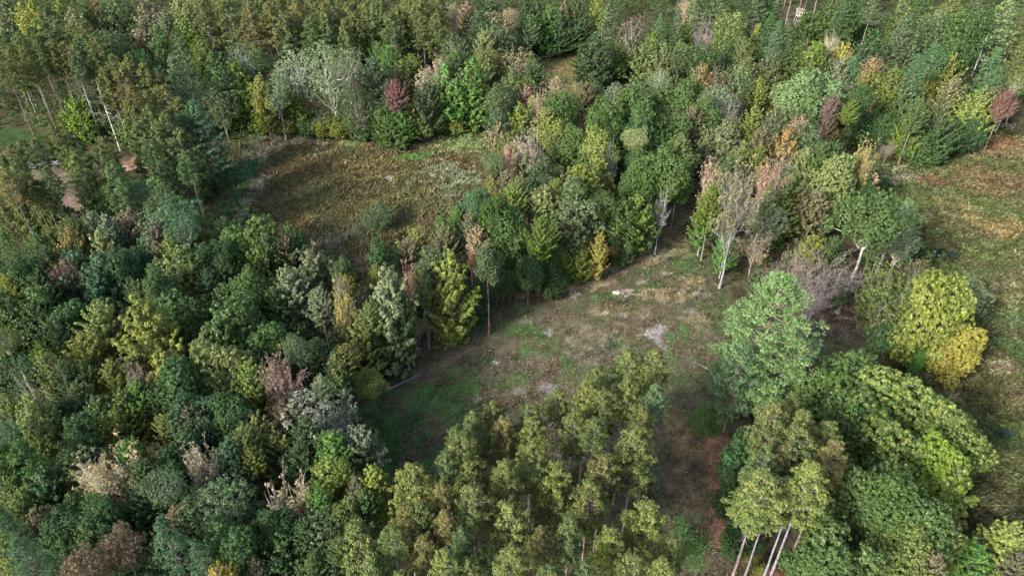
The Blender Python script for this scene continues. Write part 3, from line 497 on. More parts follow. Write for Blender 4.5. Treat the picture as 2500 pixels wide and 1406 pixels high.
# ------------------------------------------------------------------ every tree one can tell apart: kind, top x, top y, crown width (in a third-size grid of the picture), colour
TABLE = '''
@ 0 0
M 60 -30 170 gg
M 165 20 130 yy t=or:.25 | glowing yellow-green tree with orange flecks at the top left corner
M 235 -10 130 yy | brightest yellow-green tree, second from the top left corner
M 340 30 160 g
M 425 -10 120 yg
M 520 60 150 pg t=pk:.3 | pale tree with a pink-flushed top near the top left corner
M 605 -30 100 g
M 690 -10 150 ol t=or:.95 | orange autumn tree at the top left among green crowns
O 850 -60 230 gg
M 1060 -20 210 ol t=pb:.7
M 1035 110 170 gg t=pk:.6 | grey-green tree with a salmon crown top behind the left pines
M 1180 60 160 pg
M 1130 190 140 gb t=or:.3
M 1300 -30 190 yp
M 1310 110 140 yg t=or:.35
O 800 195 250 gg
M 1000 255 110 br
O 1000 330 190 dg
M 950 430 140 dg
W 1290 235 200 gg
M 1445 290 170 yg
M 1545 350 180 g
M 1330 -70 160 yp
A 1740 225 210 gg
M 1860 340 110 gb
M 1690 420 200 yg
A 1960 470 170 pg
A 2130 270 270 pg b=900
A 2350 300 320 pg b=950 | largest white-stemmed birch with twin pale trunks behind the marsh
W 1260 390 250 gg
M 1610 480 160 dg
M 1855 520 150 yo
M 1150 330 120 ol
M 1140 460 110 dg
M 1760 620 230 yg b=925
M 1880 640 230 yg b=925
M 2070 620 210 yg b=940
M 2150 690 190 yb b=950 | yellow-green tree standing at the upper edge of the marsh
A 2290 760 230 gg b=960
M 2410 820 190 yb b=975
A 1410 540 210 gg b=1000
A 1560 590 170 gg b=1010 k=gy
W 1430 705 350 bg b=1300 | large blue-green soft pine standing at the left end of the marsh
W 1330 820 260 bd b=1330
M 560 680 220 yg b=1000
M 540 800 180 yb b=1000
M 640 860 160 yg b=1010
M 890 820 160 g b=1070
M 1300 1160 300 dg b=1420
R 60 190 150 rg
R 150 240 140 rp
R 30 260 140 rp
R 240 200 140 rg
R 335 170 140 rg
R 430 150 150 rp
R 510 190 130 rp
R 590 150 150 rp
R 290 300 130 rg
R 190 330 130 rp
R 90 330 130 rp
R 15 380 120 rp
R 390 290 130 rp
R 475 300 130 rt
R 610 250 160 rg
R 690 250 150 rp
R 545 320 130 rg
R 0 180 130 rg
R 360 220 120 rg
W 545 400 150 gg
R 690 370 160 rp
R 815 390 110 rp t=pb:.3
R 930 400 160 rp
R 880 490 160 rt
R 1040 460 140 rp
R 1100 510 170 rp
R 1190 610 170 rp
R 1060 650 170 rp
R 940 710 160 rp
R 1080 760 180 rg
R 1200 800 180 rg
R 1290 700 160 rg
R 1310 930 190 rg
R 1000 880 170 rg
R 1140 890 180 rg
R 1250 1000 200 rg
R 1100 1000 170 rg
R 1340 1080 150 dg
R 950 620 120 rt
R 760 480 130 rp
S 585 590 120 gy b=1000 k=wh | left one of the three pale bare pine trunks in the left pines
S 685 575 150 gy b=1080 k=wh | middle one of the three pale bare pine trunks in the left pines
S 750 610 150 gy b=900 k=wh | right one of the three pale bare pine trunks in the left pines
S 695 740 60 gy b=960 k=gy h=9
R 400 900 150 rp
R 530 950 130 rg
R 165 1000 120 rp
R 260 1000 120 rg
R 95 1030 110 rg
R 745 980 140 rp
R 550 1060 160 rp
R 760 1080 150 rg
R 480 1040 120 rp
R 30 1110 130 rp
R 130 1160 130 rp
R 60 1230 140 rt
R 200 1250 120 rg
R 300 1290 150 rp
R 350 1200 120 rg
R 560 1120 160 rp
R 830 1150 200 dg
W 650 1200 170 bg b=1640 | slim blue-green young pine behind the leafy wood at the left
P 795 1250 170 g b=1660
A 985 1260 140 bg
A 1140 1200 220 mt
U 1160 1130 150 ot t=or:.6 h=4
U 1660 788 150 yb h=5
U 1770 808 150 dg h=5
U 1850 818 150 yb h=5
U 1960 818 170 yb h=5
U 2060 828 160 yo h=5
U 2200 838 170 g h=5
U 2300 848 150 yb h=5
U 2420 858 150 yb h=5
M 1720 780 190 gb b=905
M 2010 790 190 yb b=940
M 2350 790 170 yb b=955
@ 830 0
U 60 838 150 yb h=5
U 590 858 160 yo h=5
U 700 818 150 yb h=5
U 830 818 150 yb h=5
M 130 830 180 g b=1000
M 500 830 170 g b=1010
R 60 20 150 rp
R 110 90 160 rp
R 250 20 150 rp
R 300 40 150 rp
R 460 0 150 rp
R 480 90 150 rp
R 580 0 150 rp
R 590 130 130 rp
R 700 -10 150 rp
R 700 80 150 rp
R 40 140 130 rp
R 540 30 140 rp
R 410 50 140 rp
R 190 60 130 rp
M 350 180 200 pg
M 275 280 150 gb
M 345 310 120 gb
M 230 400 170 gg
M 420 420 190 ol t=tn:.4
M 510 370 110 yg
A 40 300 190 pg b=740 | slender white-stemmed birch left of the small red tree
M 390 565 130 pb t=rd:.95 | small dusky red tree in front of the birches
A 140 640 240 gg b=1010 k=wh
M 350 660 110 g b=1030
M 290 770 150 gb b=1030
M 390 800 240 g b=1050
M 440 780 150 gb b=1040
A 590 450 130 tn
M 610 560 220 gg t=tn:.3
M 570 690 210 yo b=980
M 750 465 200 gb b=940
M 700 640 190 gb b=920
M 870 830 180 yb b=935
M 950 400 210 gb t=pk:.25 b=930
M 960 600 220 gb b=930
M 660 760 160 g b=960
M 800 850 140 yb b=950
D 700 400 110 tn
M 785 380 100 g
M 860 300 110 g
A 820 200 170 gg
M 1030 200 160 yp | pale lime tree near the top middle of the wood
M 1010 340 150 ol
M 1100 360 170 ol
O 1160 150 210 gg
O 1130 50 180 ot t=tn:.4
O 1210 60 100 tn
M 900 0 150 ot t=pk:.6
D 800 10 80 tn
A 1280 270 230 ot k=gy
M 1360 90 130 bg t=gb:.7 | cool bright green spire-shaped tree left of the small far clearing
M 1240 470 140 gg
M 1385 370 130 dg
M 1500 20 130 gb
M 1560 90 230 dg b=400
M 1480 220 200 dg b=400
M 1430 -30 190 dg
M 1610 -10 150 ot
M 1700 -20 200 dg
M 1670 180 110 g b=385
M 1835 -30 120 yb
W 1940 -20 230 gg
W 1900 90 270 gg
M 1820 240 220 dg
M 1750 380 150 dg b=510
A 2080 120 190 ot t=pb:.8 b=450
M 1970 320 220 yb b=540 | bright yellow-green tree right of the small far clearing
M 2040 420 190 yg b=545
M 2240 210 130 yg
M 2190 280 190 ol
M 2320 300 160 ol
W 2290 90 150 bg
W 2420 60 130 gg
M 2410 200 130 g
O 2430 330 140 gg
U 1890 500 130 ot h=5
M 1080 -30 170 dg
M 1330 0 160 dg
M 680 180 120 g
O 1000 60 150 gg
M 1550 535 100 tn
A 1690 550 140 ot
M 1745 570 160 ot t=tn:.4
M 1585 585 90 pk
M 1690 605 80 gd
M 1335 600 130 pb t=pk:.8 | salmon-pink tree in the middle of the wood left of the far clearing
D 1430 620 120 tn
M 1230 535 190 ol
M 1340 540 120 ol
O 1160 600 180 gg
O 1570 650 230 g
M 1400 680 210 yp
M 1290 720 180 yg
M 1480 770 160 lt
M 1560 850 160 yb
M 1130 760 160 gg
M 1130 870 190 ol t=pk:.7
M 1210 930 150 ol
D 1320 930 190 tn
B 1410 910 160 gy k=wh
M 1560 930 180 ol
A 1100 1060 140 gg
D 1210 1040 100 pk
A 1990 560 160 pg
A 2125 540 150 pg
A 2290 490 150 pg
M 1830 580 140 dg
O 1900 690 240 g
O 1890 820 240 g
O 2120 590 260 g
O 2160 760 260 g
O 2380 580 250 g
O 2380 770 220 g
O 2430 910 200 ol
O 1700 880 160 g
O 1790 1010 230 g
M 2310 1000 200 dg
O 1850 920 200 lt
A 2110 885 150 yp
B 2220 930 150 gy b=1120 k=wh | small white leafless tree among the rounded green oaks
B 1950 970 130 gy k=gy
O 1970 1000 150 bg b=1400
O 2130 1010 130 g
O 2150 1130 210 g
O 2310 1090 250 g
O 2430 1130 160 g
O 1780 1110 280 yo
O 1690 1260 210 g
M 1330 1080 170 pg
O 1440 1140 130 gg
M 1450 1190 120 ot t=pb:.5
M 1570 1170 160 yg t=tn:.7
M 1550 1270 130 yo
M 1265 1250 140 yp | pale lime tree at the near right corner of the marsh
M 1190 1200 150 ot t=tn:.5
M 1350 1270 150 dg
M 1440 1330 140 ot t=tn:.5
U 1100 1310 80 rd h=4
M 1090 1150 90 ot t=pk:.5
M 1080 1240 100 yo
O 1000 1350 140 bg
@ 1660 0
D 50 -10 130 tn
W 260 -40 300 gg
B 170 110 190 gy | round grey leafless tree near the top right of centre
M 165 250 90 yy h=10
O 355 80 180 ol t=yp:.5
O 340 170 190 ol
M 460 280 120 ol
M 40 150 120 yg
O 40 280 160 ol
O 170 320 180 dg
M 320 310 150 g
P 545 170 170 lt b=430
W 645 100 150 dg
W 700 150 130 bg
W 765 155 120 gg
T 762 -330 200 gg b=300
T 822 -320 160 dg b=330
T 868 -330 160 dg b=220
T 955 -380 160 dg b=70
T 1060 -320 200 dg b=330
T 1010 -440 150 dg b=55
T 1200 -420 180 gg b=120
T 1400 -20 190 gg b=470
T 1290 -400 160 dg b=180
T 1200 -420 160 dg b=140
T 1700 -400 190 ol b=100
O 1080 0 290 g b=330
B 1085 220 150 gy h=9 k=wh b=330
O 860 270 130 g
O 970 280 130 yg
M 475 390 150 ol
M 630 390 190 ol t=pb:.5
M 925 340 190 ol
M 1040 340 130 g
M 1170 300 160 gd | golden-topped tree below the grassy opening at the upper right
M 1150 400 190 pg
O 960 470 300 mt | broad mint-green tree at the upper right
O 840 550 210 mt
O 1275 380 120 bg
M 1380 400 140 or t=tn:.6
M 1360 480 160 yo t=or:.4
M 1195 610 140 pb
M 1090 660 110 pb
O 1300 600 130 dg
W 1590 120 260 gg
O 1560 290 220 gg b=620
W 1590 -20 230 ol
A 1850 -20 230 ol
O 1810 90 180 gg
W 1690 390 190 bg
M 1530 470 160 yg
M 1640 530 180 pg
M 1480 550 170 g b=920
M 1580 640 190 g b=990
M 1710 680 140 g
O 2050 80 280 g
O 1960 250 190 g
W 2300 -20 300 mt
S 2200 250 230 gy b=550 k=wh | white dead conifer skeleton at the upper right
W 2240 330 210 bg
W 2250 480 180 bg
M 1925 380 200 yb b=810 | tall bright yellow-green tree beside the dead conifer
M 1955 540 170 ol t=tn:.6
M 1790 540 90 yy h=9
O 1830 340 140 bg
W 2440 280 150 ol
W 2460 20 180 ol
A 2420 480 130 ol
M 2230 600 130 ot t=tn:.5
M 2140 620 220 lt
M 2335 630 130 pb t=rd:.95 | crimson tree beside the leaning grey trunks at the right edge
S 2470 560 90 gy b=905 k=gy
S 2450 600 90 gy b=890 k=gy
M 1850 790 260 dg b=1170
O 2040 830 200 dg b=1080
O 1700 900 230 g b=1150
M 1660 800 200 yg b=1130
M 1580 960 160 yb b=1120
B 1490 1000 140 gy h=6 b=1190
M 1150 850 210 yb b=1020
M 1060 800 120 br
M 1230 700 110 yg
M 1390 640 160 g b=960
O 1310 760 160 dg b=1040
O 1450 800 180 dg b=1060
M 555 540 130 yb
P 670 630 180 lt
M 535 740 140 yo
M 685 750 180 gg t=pk:.5 | grey-green tree with a pink blush in the middle right wood
M 870 740 170 g
D 860 820 120 pk
B 355 650 230 pu | big purple-grey leafless tree in the middle of the wood
A 270 560 200 pg
M 160 455 150 yg t=or:.9 | orange-topped tree in the upper middle of the wood
D 270 480 130 br
O 400 450 240 gg
O 60 540 210 g
O 40 620 160 g
O 190 650 150 g
M 95 740 150 ot t=tn:.5
O 250 850 330 pg b=1230 | large domed pale grey-green tree above the tan fan-shaped tree
O 910 870 190 gg
M 760 905 210 yo t=or:.9 | orange-topped round tree in the middle right wood
M 590 900 200 ot t=gd:.4
M 450 1000 130 ol
M 560 1030 150 yo
M 1110 990 160 g
M 1020 1000 180 g
M 905 1040 150 yp
O 1080 1090 320 yp | large pale yellow-green billowing tree left of the right hand field
D 1330 1000 150 gd
M 1300 1080 190 tn
O 1275 1250 150 g h=10
B 760 1070 210 gy
D 650 1150 180 pk
M 790 1200 200 ol
M 640 1320 110 yp
D 240 1130 150 tn
M 360 1100 150 g
M 240 1290 190 yg
D 440 1190 270 ot t=tn:.6 b=2055 k=gy | tan fan-shaped half-bare tree standing right of the clearing
W 130 -90 230 gg
W 420 -100 220 dg
W 560 -110 220 gg
O 640 -60 160 dg
W 1200 -110 200 dg
W 1330 -120 220 gg
O 1260 0 130 dg
O 1250 110 120 g h=9
W 1740 -100 230 dg
W 1960 -110 230 ol
W 2120 -90 230 gg
W 2200 60 180 dg
W 2420 -100 230 gg
O 1380 180 150 dg
O 680 320 150 dg h=10
O 780 330 130 g h=8
@ 0 460
R 40 130 130 rp h=13
R 160 130 130 rp h=13
R 30 0 130 rp h=13
R 120 20 120 rg h=13
R 240 30 120 rp h=13
R 370 20 130 rg h=13
R 190 110 120 rp h=13
R 340 110 120 rp h=13
R 450 150 110 rg h=13
R 270 120 110 rp h=13
M 520 200 150 ol
M 360 260 130 ol
W 50 310 170 g
M 280 300 180 dg
M 340 400 150 dg
M 60 600 160 yb
M -40 560 200 g
M -60 700 220 gb
M -60 850 260 g
M 10 830 200 g
M -30 1050 200 g
M 60 1250 180 dg
M 20 480 170 dg
O 200 470 190 dg
M 110 560 150 g
O 120 690 320 g | large rounded green oak at the left edge
M 260 800 230 g
M 340 520 90 yb h=10
D 450 500 180 br
B 520 505 120 gy b=850 k=wh | forked white dead birch standing left of the dark oak
M 290 600 210 dg
M 330 690 190 g
O 480 800 210 dg
M 430 890 250 dg
M 510 275 220 yg t=or:.75 | green and yellow tree tipped with orange at the left
M 725 290 190 yp
M 640 40 160 g
M 670 150 170 pg
M 760 170 140 pg
M 940 130 270 ot t=tn:.6 | broad tan-topped tree at the left middle
M 1110 220 130 pb
M 1220 330 200 lt
A 1140 60 230 bg
A 1240 0 220 bg
A 1290 130 180 bd
M 990 400 190 dg
O 720 390 330 bd | broad dark blue-green oak right of the forked white birch
O 870 430 210 bd
M 720 640 260 bd
M 980 640 190 g
M 1050 745 380 yb b=1560 | biggest bright lime tree in the left wood
M 730 800 270 lt
M 1150 480 190 ol
O 1400 410 210 g
O 1290 490 350 ol
O 1310 700 340 dg
U 1500 280 170 yo t=gd:.7 h=9 | rounded golden-olive bush below the left end of the marsh
M 1610 200 150 g
O 1770 220 310 g
M 2080 240 190 g
M 2040 330 140 dg t=pk:.7
M 1840 360 310 yg t=yp:.5
M 2240 420 340 gg t=tn:.5
M 2060 560 280 pg
O 1770 600 230 g
M 1620 650 200 g
O 1670 780 410 g | biggest rounded green oak in the middle left wood
M 1490 1000 250 ol
O 1930 960 240 g
O 1640 1060 380 ol
M 1800 1220 210 yg t=or:.3
D 2010 1225 240 pb | purplish brown fading tree in the left wood
M 2000 1280 200 br
A 2330 820 290 pg b=1180 | airy grey-green birch with a white stem left of the clearing
M 2280 700 160 pg
D 2430 660 140 gd
A 2110 1010 160 gg k=gy
M 2260 1070 160 dg
M 2400 1160 150 g t=or:.5
M 2300 1330 120 pg
M 630 1050 310 yb | bright lime tree lower left of the biggest lime tree
M 300 1090 140 yg
M 350 1170 210 ol
M 180 1190 170 dg
A 30 1010 150 ol
M 460 1230 160 gg
M 590 1230 140 ol
M 810 1200 180 yo t=yp:.4
D 960 1230 150 pb
M 1190 1130 300 yo
O 1300 1210 300 dg
M 980 1340 130 pg
B 235 1320 260 gy k=wh | white antler-like dead tree crown at the lower left
O 1590 370 160 dg
M 1590 460 140 dg
M 2440 500 130 dg
D 2440 600 110 br
M 1900 300 150 g
O 1120 560 150 dg
M 1480 560 140 dg
M 1960 700 150 g
@ 830 460
A 280 75 200 gg h=6 | lone grey-green willow bush standing in the brown marsh
U 130 250 140 ot h=7
O 290 380 160 dg
M 20 470 100 g
D 150 450 120 pb h=6
B 590 190 160 gy
M 560 260 220 yo
M 740 240 190 ot t=gd:.4
M 840 110 130 gb
M 730 170 120 g
M 930 160 120 ot
O 980 20 160 bg
M 490 345 170 ot t=tn:.6
O 640 400 160 gg
D 490 530 110 pk
M 980 260 150 tn
M 965 430 80 pk h=12
O 1050 395 160 gg
O 1110 480 160 gg b=800 v=1.05 k=gy
O 1180 110 270 g v=1.05 k=gy
O 1020 130 150 gb
O 1220 310 210 g b=690 v=1.05 k=gy
O 1090 70 140 g
M 1220 -40 180 yg
M 1460 -20 210 ol t=yp:.6
M 1440 190 190 yg
O 1690 -10 250 gg b=590 v=1.05 k=gy
O 1880 10 160 g
B 1860 150 150 gy h=11
O 1480 330 230 g b=640
O 1620 320 170 dg b=590
M 1600 440 130 yg b=590 h=7
M 1730 430 140 yb b=580 h=7
M 1770 340 120 yo h=8
M 1865 310 110 gd b=555 h=10 | small golden-yellow sapling at the far edge of the clearing
U 1950 390 110 or h=5
O 2010 80 160 g b=548 v=1.05 k=gy
M 2130 20 190 yg b=505 v=1.05 k=gy
M 2030 340 130 g b=548 v=1.05 k=gy
A 2080 180 150 g b=505 k=gy
O 2200 60 150 g b=472 v=1.1 k=gy
B 2310 -10 140 gy b=470 k=wh
O 1350 500 170 dg h=9
O 1520 540 140 dg h=7
U 1260 560 170 dg h=6
U 1410 620 90 dg h=3
O 1240 470 160 g b=700 v=1.05 k=gy
M 775 435 250 yb b=1105 v=1.3 k=gy | lone bright lime tree with a bare stem at the left edge of the clearing
M 590 560 110 ol b=1150 v=1.05 k=gy
M 680 600 150 g b=970 v=1.05 k=gy
M 540 680 110 g b=1080 v=1.05 k=gy
M 350 535 310 pg b=1295 t=sv:.5 | silvery pale green tree left of the lone lime tree
M 260 530 120 yo
M 990 630 150 dg b=960 v=1.05 k=gy
M 1060 560 130 ot b=830 v=1.05 k=gy
M 440 750 150 g b=1295 v=1.05 k=gy
M 40 610 130 yo t=gd:.6
B 130 690 160 gy b=1010 k=wh | forked white bare birch left of the silvery tree
M 210 800 160 ol
M 150 930 310 lt b=1370
M 30 1110 150 yo t=or:.5
O 230 1300 160 lt h=9
O 380 880 180 g b=1300
O 300 1060 150 dg b=1340
M 870 640 120 g b=960 h=11 v=1.05 k=gy
O 1340 340 150 dg b=640
M 1110 540 100 g b=835 v=1 k=gy
M 1165 560 90 ol b=800 v=1 k=gy
M 1215 570 90 g b=805 v=1 k=gy
M 700 560 90 ol b=1050 v=1 k=gy
M 610 640 90 g b=1085 v=1 k=gy
M 1640 320 110 yg b=595 v=.9 k=gy
M 1700 360 100 yo b=600 v=.9 k=gy
M 1985 230 110 g b=492 v=1 k=gy
M 2075 210 110 yg b=508 v=1 k=gy
M 1480 400 100 g b=650 v=.9 k=gy
M 480 760 100 g b=1270 v=.9 k=gy
@ 1660 460
M 185 90 140 gb b=475 v=1.05 k=gy
M 350 250 130 gb b=680 h=11 v=1.05 k=gy
A 650 60 240 pg b=500
D 550 290 190 tn b=620
D 865 20 120 br b=420 k=pb
M 730 -20 190 ol b=430
M 975 -20 210 ot b=440
Q 1330 70 430 g b=890 v=1.0 | big spreading oak with a twisted grey trunk right of the clearing
A 1570 20 230 mt
A 1620 190 200 pg
M 950 320 190 yb t=pk:.3 h=10
M 1090 330 170 g h=10
D 760 500 270 pb b=880 k=gy | smaller left half of the pinkish grey twiggy trees behind the big pine
D 1000 480 430 pb b=940 k=gy | broad pinkish grey twiggy tree behind the big pale pine
B 940 640 330 gy b=1060
W 640 600 780 mt b=1620 v=.8 | biggest pale green white pine standing at the right of the track
W 420 1100 400 mg b=1740
A 1500 510 330 ol b=1115 k=gy
A 1720 480 180 ot b=900
O 1850 575 370 yb b=1240 t=yy:.3 v=1.5 | tall yellow and green maple at the edge of the right field
O 1990 950 250 gd b=1360 t=yb:.4 v=1.3 | golden yellow tree leaning over the right hand field
M 1620 930 170 yg b=1200
A 2080 590 200 pg b=980
O 1380 670 120 g b=830 h=6
O 1450 950 150 dg b=1180 h=7
O 1600 640 210 gg b=1100
O 1660 1050 180 gb b=1250
T 1420 300 150 g b=780
T 1470 330 130 g b=820
M 1170 620 80 g b=910
M 560 560 120 gg h=8
@ 1660 926
O 1230 -220 470 g
O 1000 -110 320 g
O 1440 -60 520 g t=lt:.7 | broad yellow-green oak with golden flecks, largest at the lower right
O 1150 40 330 g t=gd:.35
O 1780 20 430 g t=lt:.6
O 1350 140 420 g t=lt:.6
O 1900 200 360 g t=lt:.6
O 1620 330 420 g t=lt:.6
O 1880 420 330 yg
M 1920 590 360 yb
O 1430 550 350 g
O 1250 680 360 g
O 1520 740 380 g
O 1720 830 360 g
M 1880 1000 260 yo t=tn:.5
O 1560 1130 360 ol
O 1090 1050 420 g
O 900 1150 220 g
B 1870 880 190 gy h=9
M 1465 1150 100 tn t=pk:.7 h=10 | thin salmon-tipped sapling at the lower right edge
U 1360 1340 190 pk h=5
M 1790 1250 200 ot
M 2070 1180 260 gb h=8
M 2330 1020 260 lt h=9
M 2400 1240 170 ot h=7
R 650 170 250 rp
R 770 130 230 rp
R 870 230 200 rp
R 820 340 300 rp
R 1030 310 230 rp
R 1080 440 220 rt
R 600 480 220 rg
R 720 470 160 rt
R 560 670 320 ry k=gy v=.7 b=1600 | left one of the pale pines leaning beside the red earth track
R 900 610 290 ry k=gy v=.75 b=1560 | right one of the pale pines beside the red earth track
R 650 740 220 rp k=gy v=.75 b=1500
R 820 700 230 rp k=gy v=.75 b=1480
O 430 430 220 dg h=9
O 400 700 200 dg h=8
O 420 1000 220 dg h=7
U 520 1290 170 yo h=3
P 170 170 300 g h=5
@ 830 926
R 2060 -205 200 ry
R 2240 -200 210 ry
R 1850 -95 190 rp
R 1560 75 170 ry
R 1770 -10 190 ry
R 1880 70 230 rp
R 2060 -10 200 rp
R 2150 180 180 rp
R 2260 30 160 bg
R 1100 165 190 rp
R 950 245 200 rg
R 1180 270 200 rt
R 1360 180 200 rp
R 1370 280 210 ry
R 830 340 150 rg
R 880 400 260 rp
R 1680 210 180 rp
R 1820 270 180 rg
R 2110 340 300 rp
R 1390 450 240 rp
R 760 520 160 rg
R 940 580 280 ry
R 1190 570 210 rp
R 1550 610 270 ry
R 1880 540 230 rt
R 520 620 300 ry
R 730 740 170 rt
R 950 760 220 rp
R 1090 840 110 rt
R 1780 730 260 rp
R 590 900 220 rp
R 490 900 240 rt
R 750 930 140 rt
R 1220 890 340 ry
R 380 1040 190 rp
R 130 1030 260 rp
R 1450 1070 200 rt
R 2180 890 330 ry
R 1920 1090 280 ry
R 2370 1130 200 rp
R 750 1210 190 ry
R 1240 1200 250 ry
R 240 1280 250 rg
R 930 1280 190 rp
R 610 1120 200 rt
R 870 1060 160 rg
R 1640 980 190 rg
R 2080 1250 230 rp
R 1750 1300 180 rg
R 1500 1330 180 rg
R 450 1380 200 rp
R 2290 1290 230 ry
M 150 335 290 pg
M 245 600 200 yb
M 110 690 150 ot
M 170 780 150 g
O 50 860 160 ol
M 10 560 130 yg
@ 0 926
M 480 130 200 dg
O 560 250 220 dg
M 880 60 160 ol
M 560 30 170 ol
M 1330 330 180 dg
M 1580 270 200 dg
O 1660 100 200 dg
M 1750 330 170 ol
M 2180 260 170 dg
M 2030 150 170 br
M 330 620 240 dg
M 60 620 200 ol
O 480 950 230 dg
M 480 1120 190 g
M 1050 700 200 dg
M 1400 900 230 dg
M 1550 980 190 g
M 1850 1000 200 g
O 1950 930 220 dg
M 2200 1000 220 dg
M 2250 1250 220 g
M 2000 1250 260 dg
M 1750 1180 200 dg
M 940 1180 200 dg
O 30 470 200 g
M 500 480 160 g
M 1000 580 170 g
M 1700 560 180 gg
M 2330 360 160 g
M 70 110 220 ol
O 290 140 290 ol
A 40 300 160 bg
W 240 440 450 g
A 590 400 310 pg
M 870 180 250 yb | glowing lime tree with an upswept crown at the lower left
M 720 110 210 g
M 985 0 170 gb
M 1130 50 240 g
M 700 260 140 yo
M 1180 240 140 yo
O 1400 140 290 bd
M 1370 200 210 ot
D 1420 460 230 tn
M 1640 420 220 bg
M 1820 210 280 yp | pale lime tree left of the silver-leaved tree
M 2000 340 320 yo
A 2290 40 420 sv | silver-leaved round tree left of the dark end of the clearing
M 2380 370 190 gb
M 2350 550 240 yg t=tn:.4
M 1800 480 150 yo
D 2100 715 320 tn k=wh | tan and white half-bare tree left of the near pines
B 1940 760 200 gy k=wh
D 920 520 420 tn k=wh | broad tan dead-leaved tree with white limbs at the lower left
D 730 575 260 tn k=wh
A 1190 620 240 gg
A 1560 670 400 gg
A 1420 740 250 gg
M 1290 900 260 ot t=or:.5
A 2290 890 300 gg
M 2030 1070 300 g
M 1640 1130 220 ol
W 1210 990 330 bg b=1800 | soft blue-green pine at the bottom edge in the left wood
W 1430 1140 220 bg
M 680 990 280 g
A 860 1060 210 br t=or:.3 k=gy
A 600 1230 290 br t=or:.3 k=gy | orange-brown airy tree at the bottom edge near the left corner
M 380 1040 200 dg
M 290 900 230 ot
W 60 920 260 bg
W 210 1140 310 bg
M 40 1080 180 yb
M 1580 1340 200 gd
M 1830 1270 140 ot
M 2440 1120 150 g
M 2280 780 200 gb
O 720 870 260 dg
M 910 1000 250 dg
M 1750 880 260 dg
O 1700 1010 260 dg
M 1000 820 240 dg
M 1150 1150 250 dg
M 930 430 200 gb
O 1220 480 200 dg
M 560 800 250 dg
M 2150 450 220 dg
O 100 800 220 ol
'''
# ------------------------------------------------------------------ plant the trees where they stand in plan
TREES = []; rs0 = np.random.RandomState(4)
def parse():
    ox = oy = 0; s = 840 / 2460.0
    for ln in TABLE.strip().splitlines():
        if ln.startswith('@'): _, a, b = ln.split(); ox, oy = int(a), int(b); continue
        lab = None
        if '|' in ln: ln, lab = ln.split('|'); lab = lab.strip()
        k = ln.split(); d = dict(p.split('=') for p in k[5:])
        yield k[0], ox + float(k[1]) * s, oy + float(k[2]) * s, float(k[3]) * s, k[4], {q: (oy + float(v) * s if q == 'b' else v) for q, v in d.items()}, lab
def spot(kind, px, py, wpx, col_, o, lab):
    K = KIND[kind]; H = float(o.get('h', K[3] * (1 + rs0.uniform(-.10, .08)))); H *= 1.3 if kind in 'BD' and 'h' not in o else 1; py2 = py + (.10 * wpx if kind in 'OAU' else .02 * wpx)
    if 'b' in o:
        # base on the ground at picture row b, top at py2: solve the height
        yb = o['b']; _, y0, _ = at(px, yb); a, dy, dz = ray(px, py2); t = y0 / dy; H = CAM_H + t * dz
        H = max(2.0, H) if 'h' not in o else float(o['h'])
    ym = py + .5 * wpx; px = 1250 + (px - 1250) * (3065 - py) / (3065 - ym) if kind not in 'ST' else px
    x, y, t = at(px, py2, H); r = wpx / 2 / FPX * (t + H * .15) * (1.0 if kind in 'BDS' else .97)
    TREES.append(dict(kind=kind, x=x, y=y, H=H, r=r, px=px, py=py + wpx * .4, w=wpx, col=col_, o=o, lab=lab, d=t))
for a in parse(): spot(*a)
# the far pine plantation stands in rows
PL = plan([(500, 175), (700, 215), (860, 245), (1000, 232), (1095, 190), (1110, 120), (1100, 60), (980, -10), (640, 20), (520, 70)])
(px0, py0), (px1, py1) = PL.min(0), PL.max(0); k = 0
for gy_ in np.arange(py0, py1, 6.3):
    for gx_ in np.arange(px0, px1, 6.0):
        x = gx_ + (k % 2) * 3 + rs0.normal(0, .8); y = gy_ + rs0.normal(0, .8)
        if inside(PL, np.array(x), np.array(y)) and min((math.hypot(x - q['x'], y - q['y']) for q in TREES if q['kind'] in 'RMAOW'), default=99) > 3.6:
            H = 20 + rs0.normal(0, .7); u, v = proj(x, y, H)
            if v > -25: TREES.append(dict(kind='R', x=x, y=y, H=H, r=rs0.uniform(2.4, 3.2), px=u, py=v + 15, w=50, col=['rp', 'rp', 'rt', 'rg'][k * 7 % 4], o={}, lab=None, d=y * cp + 45))
    k += 1
NEARL = ['unused']
